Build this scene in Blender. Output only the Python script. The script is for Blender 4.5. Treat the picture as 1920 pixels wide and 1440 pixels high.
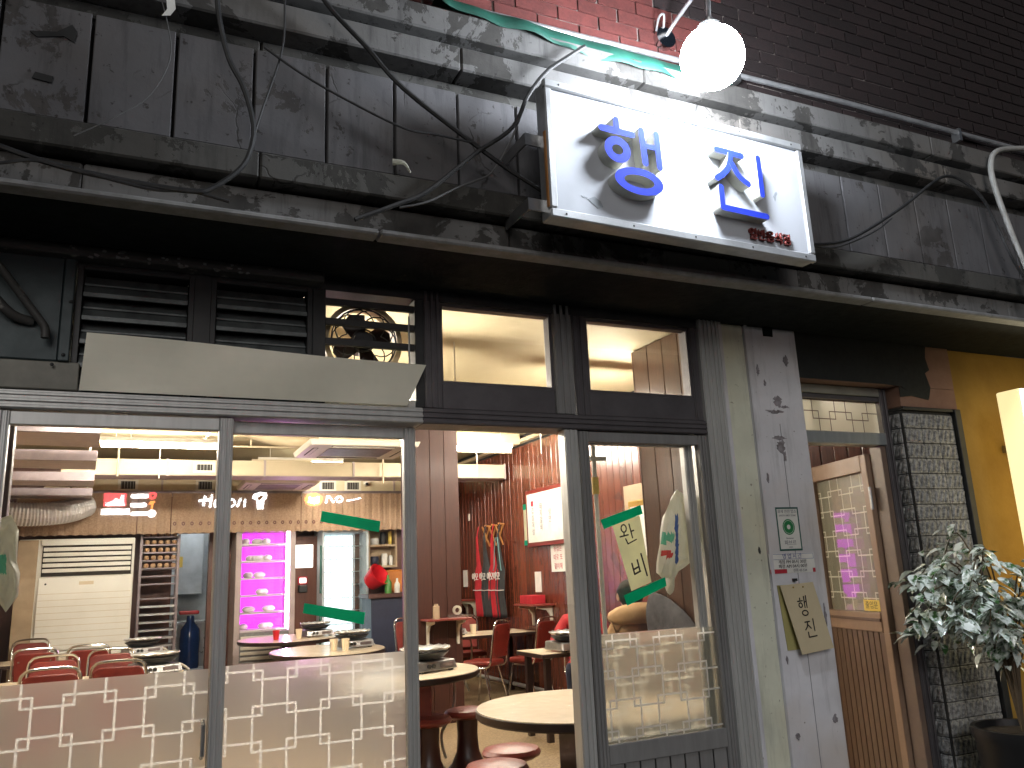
import bpy, bmesh, math, random
from mathutils import Vector, Matrix
random.seed(7)
PI = math.pi
for o in list(bpy.data.objects): bpy.data.objects.remove(o)
SC = bpy.context.scene
COL = SC.collection
# ------------------------------------------------------------------ camera, sky, exposure
YAW, PIT, ROL = math.radians(25.118), math.radians(13.158), math.radians(-2.564)
fw = Vector((math.sin(YAW)*math.cos(PIT), math.cos(YAW)*math.cos(PIT), math.sin(PIT)))
rt = Vector((math.cos(YAW), -math.sin(YAW), 0)); up = rt.cross(fw)
r2 = math.cos(ROL)*rt + math.sin(ROL)*up; u2 = -math.sin(ROL)*rt + math.cos(ROL)*up
cam = bpy.data.objects.new('camera', bpy.data.cameras.new('camera')); COL.objects.link(cam)
m = Matrix((r2, u2, -fw)).transposed().to_4x4(); m.translation = Vector((0, -3.0, 1.45))
cam.matrix_world = m
cam.data.sensor_width = 36; cam.data.lens = 28.5; cam.data.clip_start = .02; cam.data.clip_end = 400
SC.camera = cam
W = bpy.data.worlds.new('World'); SC.world = W; W.use_nodes = True
wn = W.node_tree.nodes; wl = W.node_tree.links
sky = wn.new('ShaderNodeTexSky'); sky.sky_type = 'NISHITA'; sky.sun_disc = False
sky.sun_elevation = math.radians(24); sky.sun_rotation = math.radians(200)
bg = wn['Background']; bg.inputs['Strength'].default_value = .006
wl.new(sky.outputs[0], bg.inputs['Color'])
sun = bpy.data.objects.new('street_glow', bpy.data.lights.new('street_glow', 'SUN')); COL.objects.link(sun)
sun.data.energy = .38; sun.data.angle = math.radians(30); sun.data.color = (1.0, .98, .95)
sun.rotation_euler = Vector((.35, 1, -.42)).to_track_quat('-Z', 'Y').to_euler()
vs = SC.view_settings; vs.view_transform = 'Standard'; vs.look = 'None'; vs.exposure = 1.0; vs.gamma = 1
cy = SC.cycles; cy.max_bounces = 10; cy.diffuse_bounces = 4; cy.glossy_bounces = 4; cy.transmission_bounces = 8
cy.transparent_max_bounces = 16; cy.sample_clamp_indirect = 4; cy.caustics_reflective = False; cy.caustics_refractive = False
cy.use_denoising = True
# ------------------------------------------------------------------ materials
MATS = {}
def N(nt, t, **kw):
    n = nt.nodes.new(t)
    for k, v in kw.items(): setattr(n, k, v)
    return n
def newmat(name):
    mt = bpy.data.materials.new(name); mt.use_nodes = True; MATS[name] = mt
    nt = mt.node_tree; return mt, nt, nt.nodes['Principled BSDF'], nt.links.new
def c4(c): return (c[0], c[1], c[2], 1)
def coords(nt, stretch=(1, 1, 1), obj=False):
    mp = N(nt, 'ShaderNodeMapping'); mp.inputs['Scale'].default_value = stretch
    if obj:
        tc = N(nt, 'ShaderNodeTexCoord'); nt.links.new(tc.outputs['Object'], mp.inputs['Vector'])
        oi = N(nt, 'ShaderNodeObjectInfo'); mu = N(nt, 'ShaderNodeMath', operation='MULTIPLY'); mu.inputs[1].default_value = 37
        nt.links.new(oi.outputs['Random'], mu.inputs[0]); nt.links.new(mu.outputs[0], mp.inputs['Location'])
    else:
        g = N(nt, 'ShaderNodeNewGeometry'); nt.links.new(g.outputs['Position'], mp.inputs['Vector'])
    return mp.outputs[0]
def noise(nt, v, scale, detail=5, rough=.6, dist=0):
    n = N(nt, 'ShaderNodeTexNoise'); n.inputs['Scale'].default_value = scale; n.inputs['Detail'].default_value = detail
    n.inputs['Roughness'].default_value = rough; n.inputs['Distortion'].default_value = dist
    nt.links.new(v, n.inputs['Vector']); return n.outputs['Fac']
def ramp(nt, f, a, b, ca=(0, 0, 0), cb=(1, 1, 1)):
    r = N(nt, 'ShaderNodeValToRGB'); e = r.color_ramp.elements
    e[0].position = a; e[1].position = b; e[0].color = c4(ca); e[1].color = c4(cb)
    nt.links.new(f, r.inputs[0]); return r.outputs[0]
def mix(nt, f, a, b, mode='MIX'):
    x = N(nt, 'ShaderNodeMix', data_type='RGBA', blend_type=mode)
    if isinstance(f, (int, float)): x.inputs[0].default_value = f
    else: nt.links.new(f, x.inputs[0])
    for k, s in ((6, a), (7, b)):
        if isinstance(s, tuple): x.inputs[k].default_value = c4(s)
        else: nt.links.new(s, x.inputs[k])
    return x.outputs[2]
def bump(nt, p, h, strength, dist=.01):
    b = N(nt, 'ShaderNodeBump'); b.inputs['Strength'].default_value = strength; b.inputs['Distance'].default_value = dist
    nt.links.new(h, b.inputs['Height']); nt.links.new(b.outputs[0], p.inputs['Normal'])
def mat(name, c, rough=.5, metal=0, c2=None, sc=6, lo=.35, hi=.7, bmp=0, bsc=60, rnd=0, st=(1, 1, 1), obj=False, spec=.5, rvar=.12, coat=0):
    mt, nt, p, L = newmat(name)
    v = coords(nt, st, obj)
    f = noise(nt, v, sc)
    col = ramp(nt, f, lo, hi, c, c2 or tuple(x*.72 for x in c))
    if rnd:
        oi = N(nt, 'ShaderNodeObjectInfo'); mr = N(nt, 'ShaderNodeMapRange')
        mr.inputs[3].default_value = 1-rnd; mr.inputs[4].default_value = 1+rnd
        L(oi.outputs['Random'], mr.inputs[0])
        hs = N(nt, 'ShaderNodeHueSaturation'); L(mr.outputs[0], hs.inputs['Value']); L(col, hs.inputs['Color']); col = hs.outputs[0]
    L(col, p.inputs['Base Color'])
    f2 = noise(nt, v, sc*4)
    mr = N(nt, 'ShaderNodeMapRange'); mr.inputs[3].default_value = max(.02, rough-rvar); mr.inputs[4].default_value = min(1, rough+rvar)
    L(f2, mr.inputs[0]); L(mr.outputs[0], p.inputs['Roughness'])
    p.inputs['Metallic'].default_value = metal; p.inputs['Specular IOR Level'].default_value = spec
    p.inputs['Coat Weight'].default_value = coat
    if bmp: bump(nt, p, noise(nt, v, bsc), bmp)
    return mt
def emis(name, c, s):
    mt, nt, p, L = newmat(name); p.inputs['Base Color'].default_value = c4(tuple(min(.8, x) for x in c))
    p.inputs['Emission Color'].default_value = c4(c); p.inputs['Emission Strength'].default_value = s; return mt
def peel(name, paint, under, thr, dirt=.5, st=(1, 1, 1), bs=.35, crack=.52, spk=.67):
    mt, nt, p, L = newmat(name); v = coords(nt, st)
    f = noise(nt, v, 3.2, 9, .68, .4); msk = ramp(nt, f, thr, thr+.012)
    tone = ramp(nt, noise(nt, v, 2.3, 7, .6), .3, .72, paint, tuple(x*.66 for x in paint))
    tone = mix(nt, ramp(nt, noise(nt, v, 1.1, 4), .5, .75), tone, tuple(a*b for a, b in zip(paint, (.78, .70, .60))))
    und = ramp(nt, noise(nt, v, 14, 7), .3, .7, under, tuple(x*.6 for x in under))
    col = mix(nt, msk, tone, und)
    vs_ = coords(nt, (7, 7, .8)); stk = ramp(nt, noise(nt, vs_, 2.4, 6, .7), .52, .75, (1, 1, 1), (1-dirt,)*3)
    col = mix(nt, 1.0, col, stk, 'MULTIPLY')
    wv = N(nt, 'ShaderNodeTexNoise'); wv.inputs['Scale'].default_value = 6; wv.inputs['Detail'].default_value = 5; L(v, wv.inputs['Vector'])
    va = N(nt, 'ShaderNodeVectorMath', operation='MULTIPLY_ADD'); va.inputs[1].default_value = (.14, .14, .14); L(wv.outputs['Color'], va.inputs[0]); L(v, va.inputs[2])
    vo = N(nt, 'ShaderNodeTexVoronoi', feature='DISTANCE_TO_EDGE'); vo.inputs['Scale'].default_value = 4.2; L(va.outputs[0], vo.inputs['Vector'])
    ck = ramp(nt, vo.outputs['Distance'], .004, .016, (1, 1, 1), (0, 0, 0)); cm = ramp(nt, noise(nt, v, 2.6, 3), crack, crack+.08)
    ckm = mix(nt, 1.0, ck, cm, 'MULTIPLY'); col = mix(nt, ckm, col, (.03, .028, .026))
    spt = ramp(nt, noise(nt, v, 38, 3, .5), spk, spk+.05, (1, 1, 1), (.4, .37, .34)); col = mix(nt, 1.0, col, spt, 'MULTIPLY')
    L(col, p.inputs['Base Color']); p.inputs['Roughness'].default_value = .88
    mu = N(nt, 'ShaderNodeMath', operation='MULTIPLY_ADD'); mu.inputs[1].default_value = -1.2
    mx = N(nt, 'ShaderNodeMath', operation='MAXIMUM'); L(msk, mx.inputs[0]); L(ckm, mx.inputs[1])
    L(mx.outputs[0], mu.inputs[0]); L(noise(nt, v, 19, 8), mu.inputs[2]); bump(nt, p, mu.outputs[0], bs, .006)
    return mt
def glass(name, tint=(1, 1, 1), dirty=.012, ior=1.5, haze=(.8, .8, .78)):
    mt, nt, p, L = newmat(name); nt.nodes.remove(p); out = nt.nodes['Material Output']
    tr = N(nt, 'ShaderNodeBsdfTransparent'); tr.inputs[0].default_value = c4(tint)
    gl = N(nt, 'ShaderNodeBsdfGlossy'); gl.inputs['Roughness'].default_value = .01
    fr = N(nt, 'ShaderNodeFresnel'); gb = N(nt, 'ShaderNodeNewGeometry'); mr_ = N(nt, 'ShaderNodeMapRange'); mr_.inputs[3].default_value = ior; mr_.inputs[4].default_value = 1/ior
    L(gb.outputs['Backfacing'], mr_.inputs[0]); L(mr_.outputs[0], fr.inputs[0])
    ms = N(nt, 'ShaderNodeMixShader'); L(fr.outputs[0], ms.inputs[0]); L(tr.outputs[0], ms.inputs[1]); L(gl.outputs[0], ms.inputs[2])
    df = N(nt, 'ShaderNodeBsdfDiffuse'); df.inputs[0].default_value = c4(haze)
    f = ramp(nt, noise(nt, coords(nt, (2, 2, .7)), 5, 6), .4, .8, (dirty*.4,)*3, (dirty*2,)*3)
    m2 = N(nt, 'ShaderNodeMixShader'); L(f, m2.inputs[0]); L(ms.outputs[0], m2.inputs[1]); L(df.outputs[0], m2.inputs[2])
    L(m2.outputs[0], out.inputs[0]); return mt
def frost(name, c, rough=.42, trans=.3, dif=.25, clear=0):
    mt, nt, p, L = newmat(name); out = nt.nodes['Material Output']
    p.inputs['Base Color'].default_value = c4(c); p.inputs['Transmission Weight'].default_value = 1
    p.inputs['Roughness'].default_value = rough; p.inputs['IOR'].default_value = 1.25
    bump(nt, p, noise(nt, coords(nt, (3, 3, 1)), 160, 3), .12, .002)
    tl = N(nt, 'ShaderNodeBsdfTranslucent'); tl.inputs[0].default_value = c4(c)
    df = N(nt, 'ShaderNodeBsdfDiffuse'); df.inputs[0].default_value = c4(c)
    m0 = N(nt, 'ShaderNodeMixShader'); m0.inputs[0].default_value = dif; L(tl.outputs[0], m0.inputs[1]); L(df.outputs[0], m0.inputs[2])
    ms = N(nt, 'ShaderNodeMixShader')
    f = ramp(nt, noise(nt, coords(nt, (9, 9, 1.2)), 30, 5, .7, 1.5), .3, .8, (trans*.8,)*3, (min(1, trans*1.25),)*3)
    L(f, ms.inputs[0]); L(p.outputs[0], ms.inputs[1]); L(m0.outputs[0], ms.inputs[2])
    if clear:
        tp_ = N(nt, 'ShaderNodeBsdfTransparent'); tp_.inputs[0].default_value = c4(c); mc = N(nt, 'ShaderNodeMixShader'); mc.inputs[0].default_value = clear
        L(ms.outputs[0], mc.inputs[1]); L(tp_.outputs[0], mc.inputs[2]); ms = mc
    L(ms.outputs[0], out.inputs[0]); return mt
def sheetmat(name, c, tl=.5, rough=.6, bmp=0, bsc=16):
    mt, nt, p, L = newmat(name); out = nt.nodes['Material Output']
    col = ramp(nt, noise(nt, coords(nt), 7), .35, .7, c, tuple(x*.82 for x in c)); L(col, p.inputs['Base Color']); p.inputs['Roughness'].default_value = rough
    t_ = N(nt, 'ShaderNodeBsdfTranslucent'); L(col, t_.inputs[0]); ms = N(nt, 'ShaderNodeMixShader'); ms.inputs[0].default_value = tl
    L(p.outputs[0], ms.inputs[1]); L(t_.outputs[0], ms.inputs[2]); L(ms.outputs[0], out.inputs[0])
    if bmp: bump(nt, p, noise(nt, coords(nt), bsc), bmp)
def planks(name, c, c2, rough=.32, rnd=.22, coat=.35):
    mt, nt, p, L = newmat(name)
    v = coords(nt, (9, 9, .7), True)
    f = noise(nt, v, 6, 8, .65, 1.2); col = ramp(nt, f, .32, .68, c, c2)
    k = ramp(nt, noise(nt, coords(nt, (3, 3, 1.4), True), 3.5, 3), .66, .76, (1, 1, 1), (.45, .38, .34))
    col = mix(nt, 1.0, col, k, 'MULTIPLY')
    oi = N(nt, 'ShaderNodeObjectInfo'); mr = N(nt, 'ShaderNodeMapRange'); mr.inputs[3].default_value = 1-rnd; mr.inputs[4].default_value = 1+rnd
    L(oi.outputs['Random'], mr.inputs[0]); hs = N(nt, 'ShaderNodeHueSaturation'); L(mr.outputs[0], hs.inputs['Value']); L(col, hs.inputs['Color'])
    L(hs.outputs[0], p.inputs['Base Color']); p.inputs['Roughness'].default_value = rough
    p.inputs['Coat Weight'].default_value = coat; p.inputs['Coat Roughness'].default_value = .18
    bump(nt, p, f, .15, .004); return mt

peel('panel_paint', (.118, .116, .123), (.07, .064, .062), .60, .55, crack=.58)
peel('band_paint', (.15, .147, .144), (.055, .052, .048), .53, .62, crack=.6)
peel('ledge_paint', (.08, .078, .072), (.04, .038, .033), .52, .6, crack=.6)
peel('pillar_paint', (.74, .735, .77), (.40, .37, .37), .70, .34, bs=.2, crack=.72, spk=.72)
peel('cream_paint', (.78, .79, .64), (.34, .30, .19), .70, .28, bs=.2, crack=.72)
mat('chip', (.30, .28, .30), .9, c2=(.14, .12, .12), sc=40, bmp=.3)
mat('strip_paint', (.24, .24, .24), .6, c2=(.16, .16, .15), sc=20)
mat('soffit_black', (.009, .012, .012), .75, c2=(.006, .007, .007), sc=5, bmp=.15, spec=.12)
mat('lintel_black', (.012, .014, .014), .6, sc=6, bmp=.2)
mat('groove_dark', (.02, .02, .02), .9)
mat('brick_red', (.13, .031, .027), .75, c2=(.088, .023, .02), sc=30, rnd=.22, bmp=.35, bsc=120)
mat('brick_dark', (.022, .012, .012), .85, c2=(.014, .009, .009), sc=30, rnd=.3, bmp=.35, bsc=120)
mat('mortar', (.24, .205, .19), .95, c2=(.08, .068, .06), sc=18, bmp=.4)
mat('alu', (.56, .56, .54), .40, .35, c2=(.45, .45, .435), sc=9, st=(3, 3, .5), bmp=.04)
mat('alu_plum', (.13, .12, .126), .42, .35, c2=(.095, .087, .092), sc=8, bmp=.04)
mat('alu_mid', (.30, .295, .29), .42, .35, c2=(.24, .235, .23), sc=9, st=(3, 3, .5), bmp=.04)
mat('alu_light', (.48, .50, .51), .35, .6, c2=(.38, .40, .41), sc=9, st=(3, 3, .5))
mat('frame_black', (.014, .015, .016), .5, c2=(.03, .03, .03), sc=15)
mat('galvanised', (.90, .87, .72), .38, .2, c2=(.72, .70, .58), sc=2.2, bmp=.05, bsc=10, rvar=.1)
mat('duct_paint', (.04, .058, .062), .5, .2, c2=(.026, .037, .04), sc=4, bmp=.1)
mat('duct_pale', (.26, .25, .21), .6, c2=(.17, .165, .14), sc=7, bmp=.1)
mat('grimy_pipe', (.05, .048, .045), .55, c2=(.22, .21, .19), sc=18, lo=.6, hi=.66, bmp=.3)
mat('louvre_slat', (.14, .155, .155), .45, .3, c2=(.05, .055, .055), sc=16, lo=.4, hi=.8)
mat('lettering_dark', (.02, .02, .022), .6)
mat('rubber', (.014, .014, .015), .5, c2=(.03, .03, .03), sc=30)
mat('cable_grey', (.10, .10, .10), .5, sc=30)
mat('conduit', (.52, .52, .53), .38, .6, c2=(.35, .35, .36), sc=14)
mat('conduit_white', (.42, .42, .40), .5, c2=(.28, .27, .25), sc=14)
mat('tarp', (.014, .10, .07), .6, c2=(.01, .065, .048), sc=9, bmp=.3, bsc=20)
sheetmat('green_tape', (.008, .52, .32), .6, .4)
mat('sign_face', (.44, .46, .50), .7, c2=(.38, .40, .43), sc=4, lo=.45, hi=.8, spec=.15)
mat('sign_frame', (.55, .56, .57), .35, .6, sc=10)
mat('letter_blue', (.018, .035, .36), .75, c2=(.015, .028, .29), sc=14, spec=.08)
mat('letter_side', (.50, .50, .45), .7, c2=(.36, .35, .31), sc=10, spec=.15)
mat('letter_red', (.24, .035, .03), .55, c2=(.12, .03, .025), sc=40)
mat('stain', (.30, .33, .36), .7, sc=20)
mat('steel', (.45, .45, .45), .35, .9, sc=12)
mat('chrome', (.72, .72, .72), .16, 1, sc=10, rvar=.05)
emis('globe_light', (.86, .92, 1.0), 118)
emis('tube_light', (1.0, .92, .78), 140)
emis('violet_glow', (.78, .035, .95), 1.0)
emis('violet_lamp', (1.0, .55, 1.0), 50)
emis('cold_glow', (.72, .88, 1.0), 1.5)
emis('lightbox_yellow', (1.0, .90, .64), 3.2)
emis('neon_white', (.95, .97, 1), 20); emis('neon_red', (1, .06, .08), 14); emis('neon_orange', (1, .25, .05), 18)
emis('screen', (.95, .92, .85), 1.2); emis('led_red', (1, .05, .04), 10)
glass('glass'); glass('glass_dirty', (.93, .94, .90), .03)
frost('film', (.90, .87, .81), .31, .26, .22, .06)
frost('film_thin', (.84, .83, .72), .20, .26, .3, .48)
frost('film_line', (.95, .94, .90), .6, .95, .35)
frost('film_warm', (.74, .71, .55), .34, .34)
frost('film_olive', (.36, .345, .245), .34, .62, .85)
frost('film_line_pale', (.85, .83, .68), .6, .95, .85)
glass('clear_plastic', (.95, .95, .95), .1)
planks('wood_wall', (.16, .044, .024), (.082, .020, .011), .26)
planks('wood_pillar', (.062, .018, .011), (.036, .010, .006), .5, .12, .05)
planks('wood_brown', (.085, .040, .022), (.05, .022, .012), .28, .12)
planks('wood_tan', (.115, .068, .042), (.088, .05, .031), .45, .06)
mat('door_tan', (.255, .165, .11), .42, c2=(.21, .135, .09), sc=10)
mat('door_groove', (.035, .02, .012), .8)
mat('door_brown_frame', (.19, .135, .10), .45, c2=(.15, .10, .08), sc=8)
mat('ceiling_cream', (.52, .45, .285), .8, c2=(.47, .40, .25), sc=1.3, bmp=.12, bsc=12)
mat('duct_cream', (.66, .56, .38), .55, c2=(.58, .49, .33), sc=3)
mat('duct_lilac', (.45, .38, .36), .5, c2=(.38, .31, .30), sc=4)
mat('floor_tan', (.30, .215, .12), .75, c2=(.17, .115, .06), sc=55, lo=.35, hi=.65, bmp=.3, bsc=90)
mat('plaster_warm', (.50, .38, .25), .8, sc=3)
mat('laminate', (.80, .68, .50), .22, c2=(.76, .64, .46), sc=4)
mat('table_edge', (.028, .014, .012), .35, sc=9)
mat('pedestal', (.045, .015, .013), .32, c2=(.03, .01, .01), sc=6)
mat('vinyl_red', (.20, .026, .018), .36, c2=(.15, .018, .013), sc=9, bmp=.08, bsc=70, rnd=.1)
mat('vinyl_maroon', (.22, .042, .03), .38, c2=(.17, .03, .022), sc=9, bmp=.08, bsc=70)
mat('foil', (.85, .85, .84), .32, .6, bmp=.8, bsc=45)
mat('black_iron', (.018, .018, .018), .5, sc=20)
mat('hose', (.50, .47, .40), .5, sc=9)
mat('white_plastic', (.72, .69, .60), .42, c2=(.66, .62, .53), sc=4)
mat('ac_white', (.86, .85, .77), .4, c2=(.81, .79, .70), sc=3)
mat('dark_slot', (.03, .025, .02), .8)
mat('rack_steel', (.22, .18, .19), .45, .5, sc=8)
mat('bread', (.55, .30, .14), .7, c2=(.70, .5, .32), sc=25)
mat('blue_glassy', (.012, .045, .17), .15, sc=6)
mat('kitchen_steel', (.55, .60, .64), .3, .6, sc=5)
mat('kitchen_white', (.55, .62, .66), .5, sc=5)
mat('valance', (.40, .275, .18), .85, c2=(.32, .21, .135), sc=60, lo=.4, hi=.6, bmp=.3, bsc=160)
mat('back_wood', (.15, .055, .035), .4, c2=(.10, .035, .022), sc=3, st=(6, 6, .6))
mat('paper_white', (.78, .77, .72), .7, sc=3)
sheetmat('paper_cream', (.88, .87, .64), .5)
mat('board_tan', (.58, .49, .32), .6, c2=(.52, .43, .27), sc=5, bmp=.05)
mat('board_olive', (.40, .36, .14), .6, sc=5)
mat('ink', (.015, .014, .016), .6); mat('ink_blue', (.05, .08, .30), .6); mat('ink_red', (.45, .02, .04), .6)
mat('ink_green', (.012, .20, .06), .6); mat('ink_green_dark', (.02, .10, .085), .6); mat('ink_grey', (.22, .22, .24), .6)
mat('sticker_yellow', (.72, .52, .09), .5, sc=4)
mat('apron_red', (.42, .01, .022), .75, c2=(.30, .008, .016), sc=14)
mat('apron_black', (.016, .018, .021), .75, c2=(.03, .03, .034), sc=14)
mat('trim_teal', (.15, .32, .33), .6); mat('cloth_white', (.72, .72, .70), .8)
mat('hanger_wood', (.52, .24, .075), .5, c2=(.40, .17, .05), sc=20)
sheetmat('bag_plastic', (.78, .78, .68), .5, .35, .6)
sheetmat('bag_blue', (.04, .10, .36), .5); sheetmat('bag_green', (.12, .50, .36), .5); sheetmat('bag_red', (.65, .06, .05), .5); sheetmat('bag_white', (.85, .85, .78), .5)
mat('skin', (.50, .30, .21), .5); mat('hair', (.010, .009, .009), .8, spec=.15)
mat('cloth_red', (.33, .012, .016), .85, c2=(.24, .008, .012), sc=12, bmp=.3, bsc=40)
mat('cloth_beige', (.48, .31, .155), .9, c2=(.40, .25, .12), sc=14, bmp=.3, bsc=60)
mat('cloth_grey', (.085, .085, .095), .9, c2=(.04, .04, .048), sc=12, bmp=.8, bsc=9)
mat('denim', (.04, .05, .09), .9)
mat('stone_tile', (.40, .40, .395), .45, c2=(.17, .17, .168), sc=46, lo=.42, hi=.6, bmp=1.0, bsc=52, rnd=.12)
mat('tile_grout', (.05, .05, .048), .9)
mat('pink_plaster', (.27, .155, .11), .85, c2=(.21, .115, .08), sc=6, bmp=.2)
mat('yellow_plaster', (.30, .18, .03), .8, c2=(.25, .145, .024), sc=5, bmp=.2)
mat('leaf_green_glint', (.88, .95, .90), .24, c2=(.06, .15, .045), sc=24, lo=.47, hi=.60, rnd=.25, spec=.7, coat=.6, obj=True)  # pale variegation, whitened further to stand in for lamplight on the leaves
mat('stem', (.12, .085, .05), .8, sc=15); mat('pot_black', (.012, .012, .013), .4)
mat('soil', (.03, .022, .016), .95)
mat('pavement_grey', (.20, .195, .19), .85, c2=(.14, .135, .13), sc=4, bmp=.3)
mat('asphalt', (.05, .05, .05), .9, bmp=.4, bsc=90)
mat('night_wall', (.05, .045, .045), .9)
mat('orange_plastic', (.60, .20, .03), .5); mat('red_plastic', (.60, .01, .02), .4); mat('green_bottle', (.06, .22, .04), .2)
mat('navy', (.015, .02, .05), .5); mat('fan_cream', (.74, .60, .36), .45, sc=6)
mat('brass', (.55, .36, .08), .35, .8)
# ------------------------------------------------------------------ mesh helpers
class MB:
    def __init__(s): s.v = []; s.f = []; s.mi = []
    def add(s, vs, fs, mi=0):
        b = len(s.v); s.v += [tuple(v) for v in vs]
        for f in fs: s.f.append(tuple(b+i for i in f)); s.mi.append(mi)
        return s
    def box(s, x0, x1, y0, y1, z0, z1, mi=0):
        v = [(x0,y0,z0),(x1,y0,z0),(x1,y1,z0),(x0,y1,z0),(x0,y0,z1),(x1,y0,z1),(x1,y1,z1),(x0,y1,z1)]
        return s.add(v, [(0,3,2,1),(4,5,6,7),(0,1,5,4),(1,2,6,5),(2,3,7,6),(3,0,4,7)], mi)
    def hexa(s, v, mi=0):   # 8 corners: bottom 4 ccw, top 4 ccw
        return s.add(v, [(0,3,2,1),(4,5,6,7),(0,1,5,4),(1,2,6,5),(2,3,7,6),(3,0,4,7)], mi)
    def prism(s, poly, y0, y1, mi=0, mf=None):  # poly in (x,z), extruded along y ; y0 front
        n = len(poly); a = sum(poly[i][0]*poly[(i+1)%n][1]-poly[(i+1)%n][0]*poly[i][1] for i in range(n))
        if a < 0: poly = poly[::-1]
        v = [(p[0], y0, p[1]) for p in poly]+[(p[0], y1, p[1]) for p in poly]
        b = len(s.v); s.v += v
        s.f.append(tuple(b+i for i in range(n))); s.mi.append(mi if mf is None else mf)
        s.f.append(tuple(b+n+i for i in reversed(range(n)))); s.mi.append(mi)
        for i in range(n):
            j = (i+1) % n; s.f.append((b+i, b+n+i, b+n+j, b+j)); s.mi.append(mi)
        return s
    def ring(s, cx, cz, ax, az, bx, bz, y0, y1, n=36, mi=0, mf=None):
        b = len(s.v)
        for y in (y0, y1):
            for (rx, rz) in ((ax, az), (bx, bz)):
                for i in range(n):
                    t = 2*PI*i/n; s.v.append((cx+rx*math.cos(t), y, cz+rz*math.sin(t)))
        for i in range(n):
            j = (i+1) % n; O0, I0, O1, I1 = b, b+n, b+2*n, b+3*n
            for q, k in (((O0+i, O0+j, I0+j, I0+i), mi if mf is None else mf), ((O1+j, O1+i, I1+i, I1+j), mi), ((O0+j, O0+i, O1+i, O1+j), mi), ((I0+i, I0+j, I1+j, I1+i), mi)):
                s.f.append(q); s.mi.append(k)
        return s
    def lathe(s, prof, c=(0, 0, 0), n=28, sx=1, sy=1, mi=0):
        b = len(s.v); k = len(prof)
        for (r, z) in prof:
            for i in range(n):
                t = 2*PI*i/n; s.v.append((c[0]+r*sx*math.cos(t), c[1]+r*sy*math.sin(t), c[2]+z))
        for a in range(k-1):
            for i in range(n):
                j = (i+1) % n; s.f.append((b+a*n+i, b+a*n+j, b+(a+1)*n+j, b+(a+1)*n+i)); s.mi.append(mi)
        s.f.append(tuple(b+i for i in reversed(range(n)))); s.mi.append(mi)
        s.f.append(tuple(b+(k-1)*n+i for i in range(n))); s.mi.append(mi)
        return s
    def tube(s, pts, r, n=8, mi=0, sub=0):
        P = [Vector(p) for p in pts]
        if sub: P = spline(P, sub)
        rs = r if isinstance(r, (list, tuple)) else None
        b = len(s.v); k = len(P); prev = None
        for i, p in enumerate(P):
            t = (P[min(i+1, k-1)]-P[max(i-1, 0)]).normalized()
            if prev is None:
                a = Vector((0, 0, 1)) if abs(t.z) < .9 else Vector((1, 0, 0)); u = t.cross(a).normalized()
            else: u = (prev - t*prev.dot(t)).normalized()
            prev = u; w = t.cross(u)
            rr = r if rs is None else rs[0]+(rs[1]-rs[0])*i/(k-1)
            for j in range(n):
                q = 2*PI*j/n; s.v.append(tuple(p+rr*(math.cos(q)*u+math.sin(q)*w)))
        for i in range(k-1):
            for j in range(n):
                jj = (j+1) % n; s.f.append((b+i*n+j, b+i*n+jj, b+(i+1)*n+jj, b+(i+1)*n+j)); s.mi.append(mi)
        s.f.append(tuple(b+j for j in reversed(range(n)))); s.mi.append(mi)
        s.f.append(tuple(b+(k-1)*n+j for j in range(n))); s.mi.append(mi)
        return s
    def sphere(s, c, rx, ry, rz, n=20, k=12, mi=0):
        prof = [(math.sin(PI*i/k), -math.cos(PI*i/k)) for i in range(1, k)]
        b = len(s.v); s.lathe(prof, (0, 0, 0), n, mi=mi)
        for i in range(b, len(s.v)):
            x, y, z = s.v[i]; s.v[i] = (c[0]+x*rx, c[1]+y*ry, c[2]+z*rz)
        return s
    def mesh(s, name, mats, smooth=False):
        me = bpy.data.meshes.new(name); me.from_pydata(s.v, [], s.f)
        for q in (mats if isinstance(mats, (list, tuple)) else [mats]): me.materials.append(MATS[q])
        me.polygons.foreach_set('material_index', s.mi)
        if smooth:
            me.polygons.foreach_set('use_smooth', [True]*len(s.f))
            try: me.set_sharp_from_angle(angle=math.radians(38))
            except Exception: pass
        me.update(); return me
    def build(s, name, mats, parent=None, smooth=False, bev=0, seg=1):
        return put(name, s.mesh(name, mats, smooth), parent, bev=bev, seg=seg)
def spline(P, sub):
    out = []; k = len(P)
    for i in range(k-1):
        p0, p1, p2, p3 = P[max(i-1, 0)], P[i], P[i+1], P[min(i+2, k-1)]
        for j in range(sub):
            t = j/sub; out.append(.5*((2*p1)+(p2-p0)*t+(2*p0-5*p1+4*p2-p3)*t*t+(3*p1-p0-3*p2+p3)*t**3))
    out.append(P[-1]); return out
def put(name, me, parent=None, loc=(0, 0, 0), rot=(0, 0, 0), bev=0, seg=1):
    o = bpy.data.objects.new(name, me); COL.objects.link(o); o.location = loc; o.rotation_euler = rot
    if parent: o.parent = parent
    if bev:
        b = o.modifiers.new('bevel', 'BEVEL'); b.width = bev; b.segments = seg; b.limit_method = 'ANGLE'; b.angle_limit = math.radians(40)
    return o
def tag(o, label=None, cat=None, group=None, kind=None):
    if label: o['label'] = label
    if cat: o['category'] = cat
    if group: o['group'] = group
    if kind: o['kind'] = kind
    return o
def thing(name, label, cat, loc=(0, 0, 0), rz=0, group=None):
    o = bpy.data.objects.new(name, None); COL.objects.link(o); o.location = loc; o.rotation_euler = (0, 0, rz)
    o.empty_display_size = .05
    return tag(o, label, cat, group)
def box(name, mt, parent, x0, x1, y0, y1, z0, z1, bev=0):
    return MB().box(x0, x1, y0, y1, z0, z1).build(name, mt, parent, bev=bev)
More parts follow.
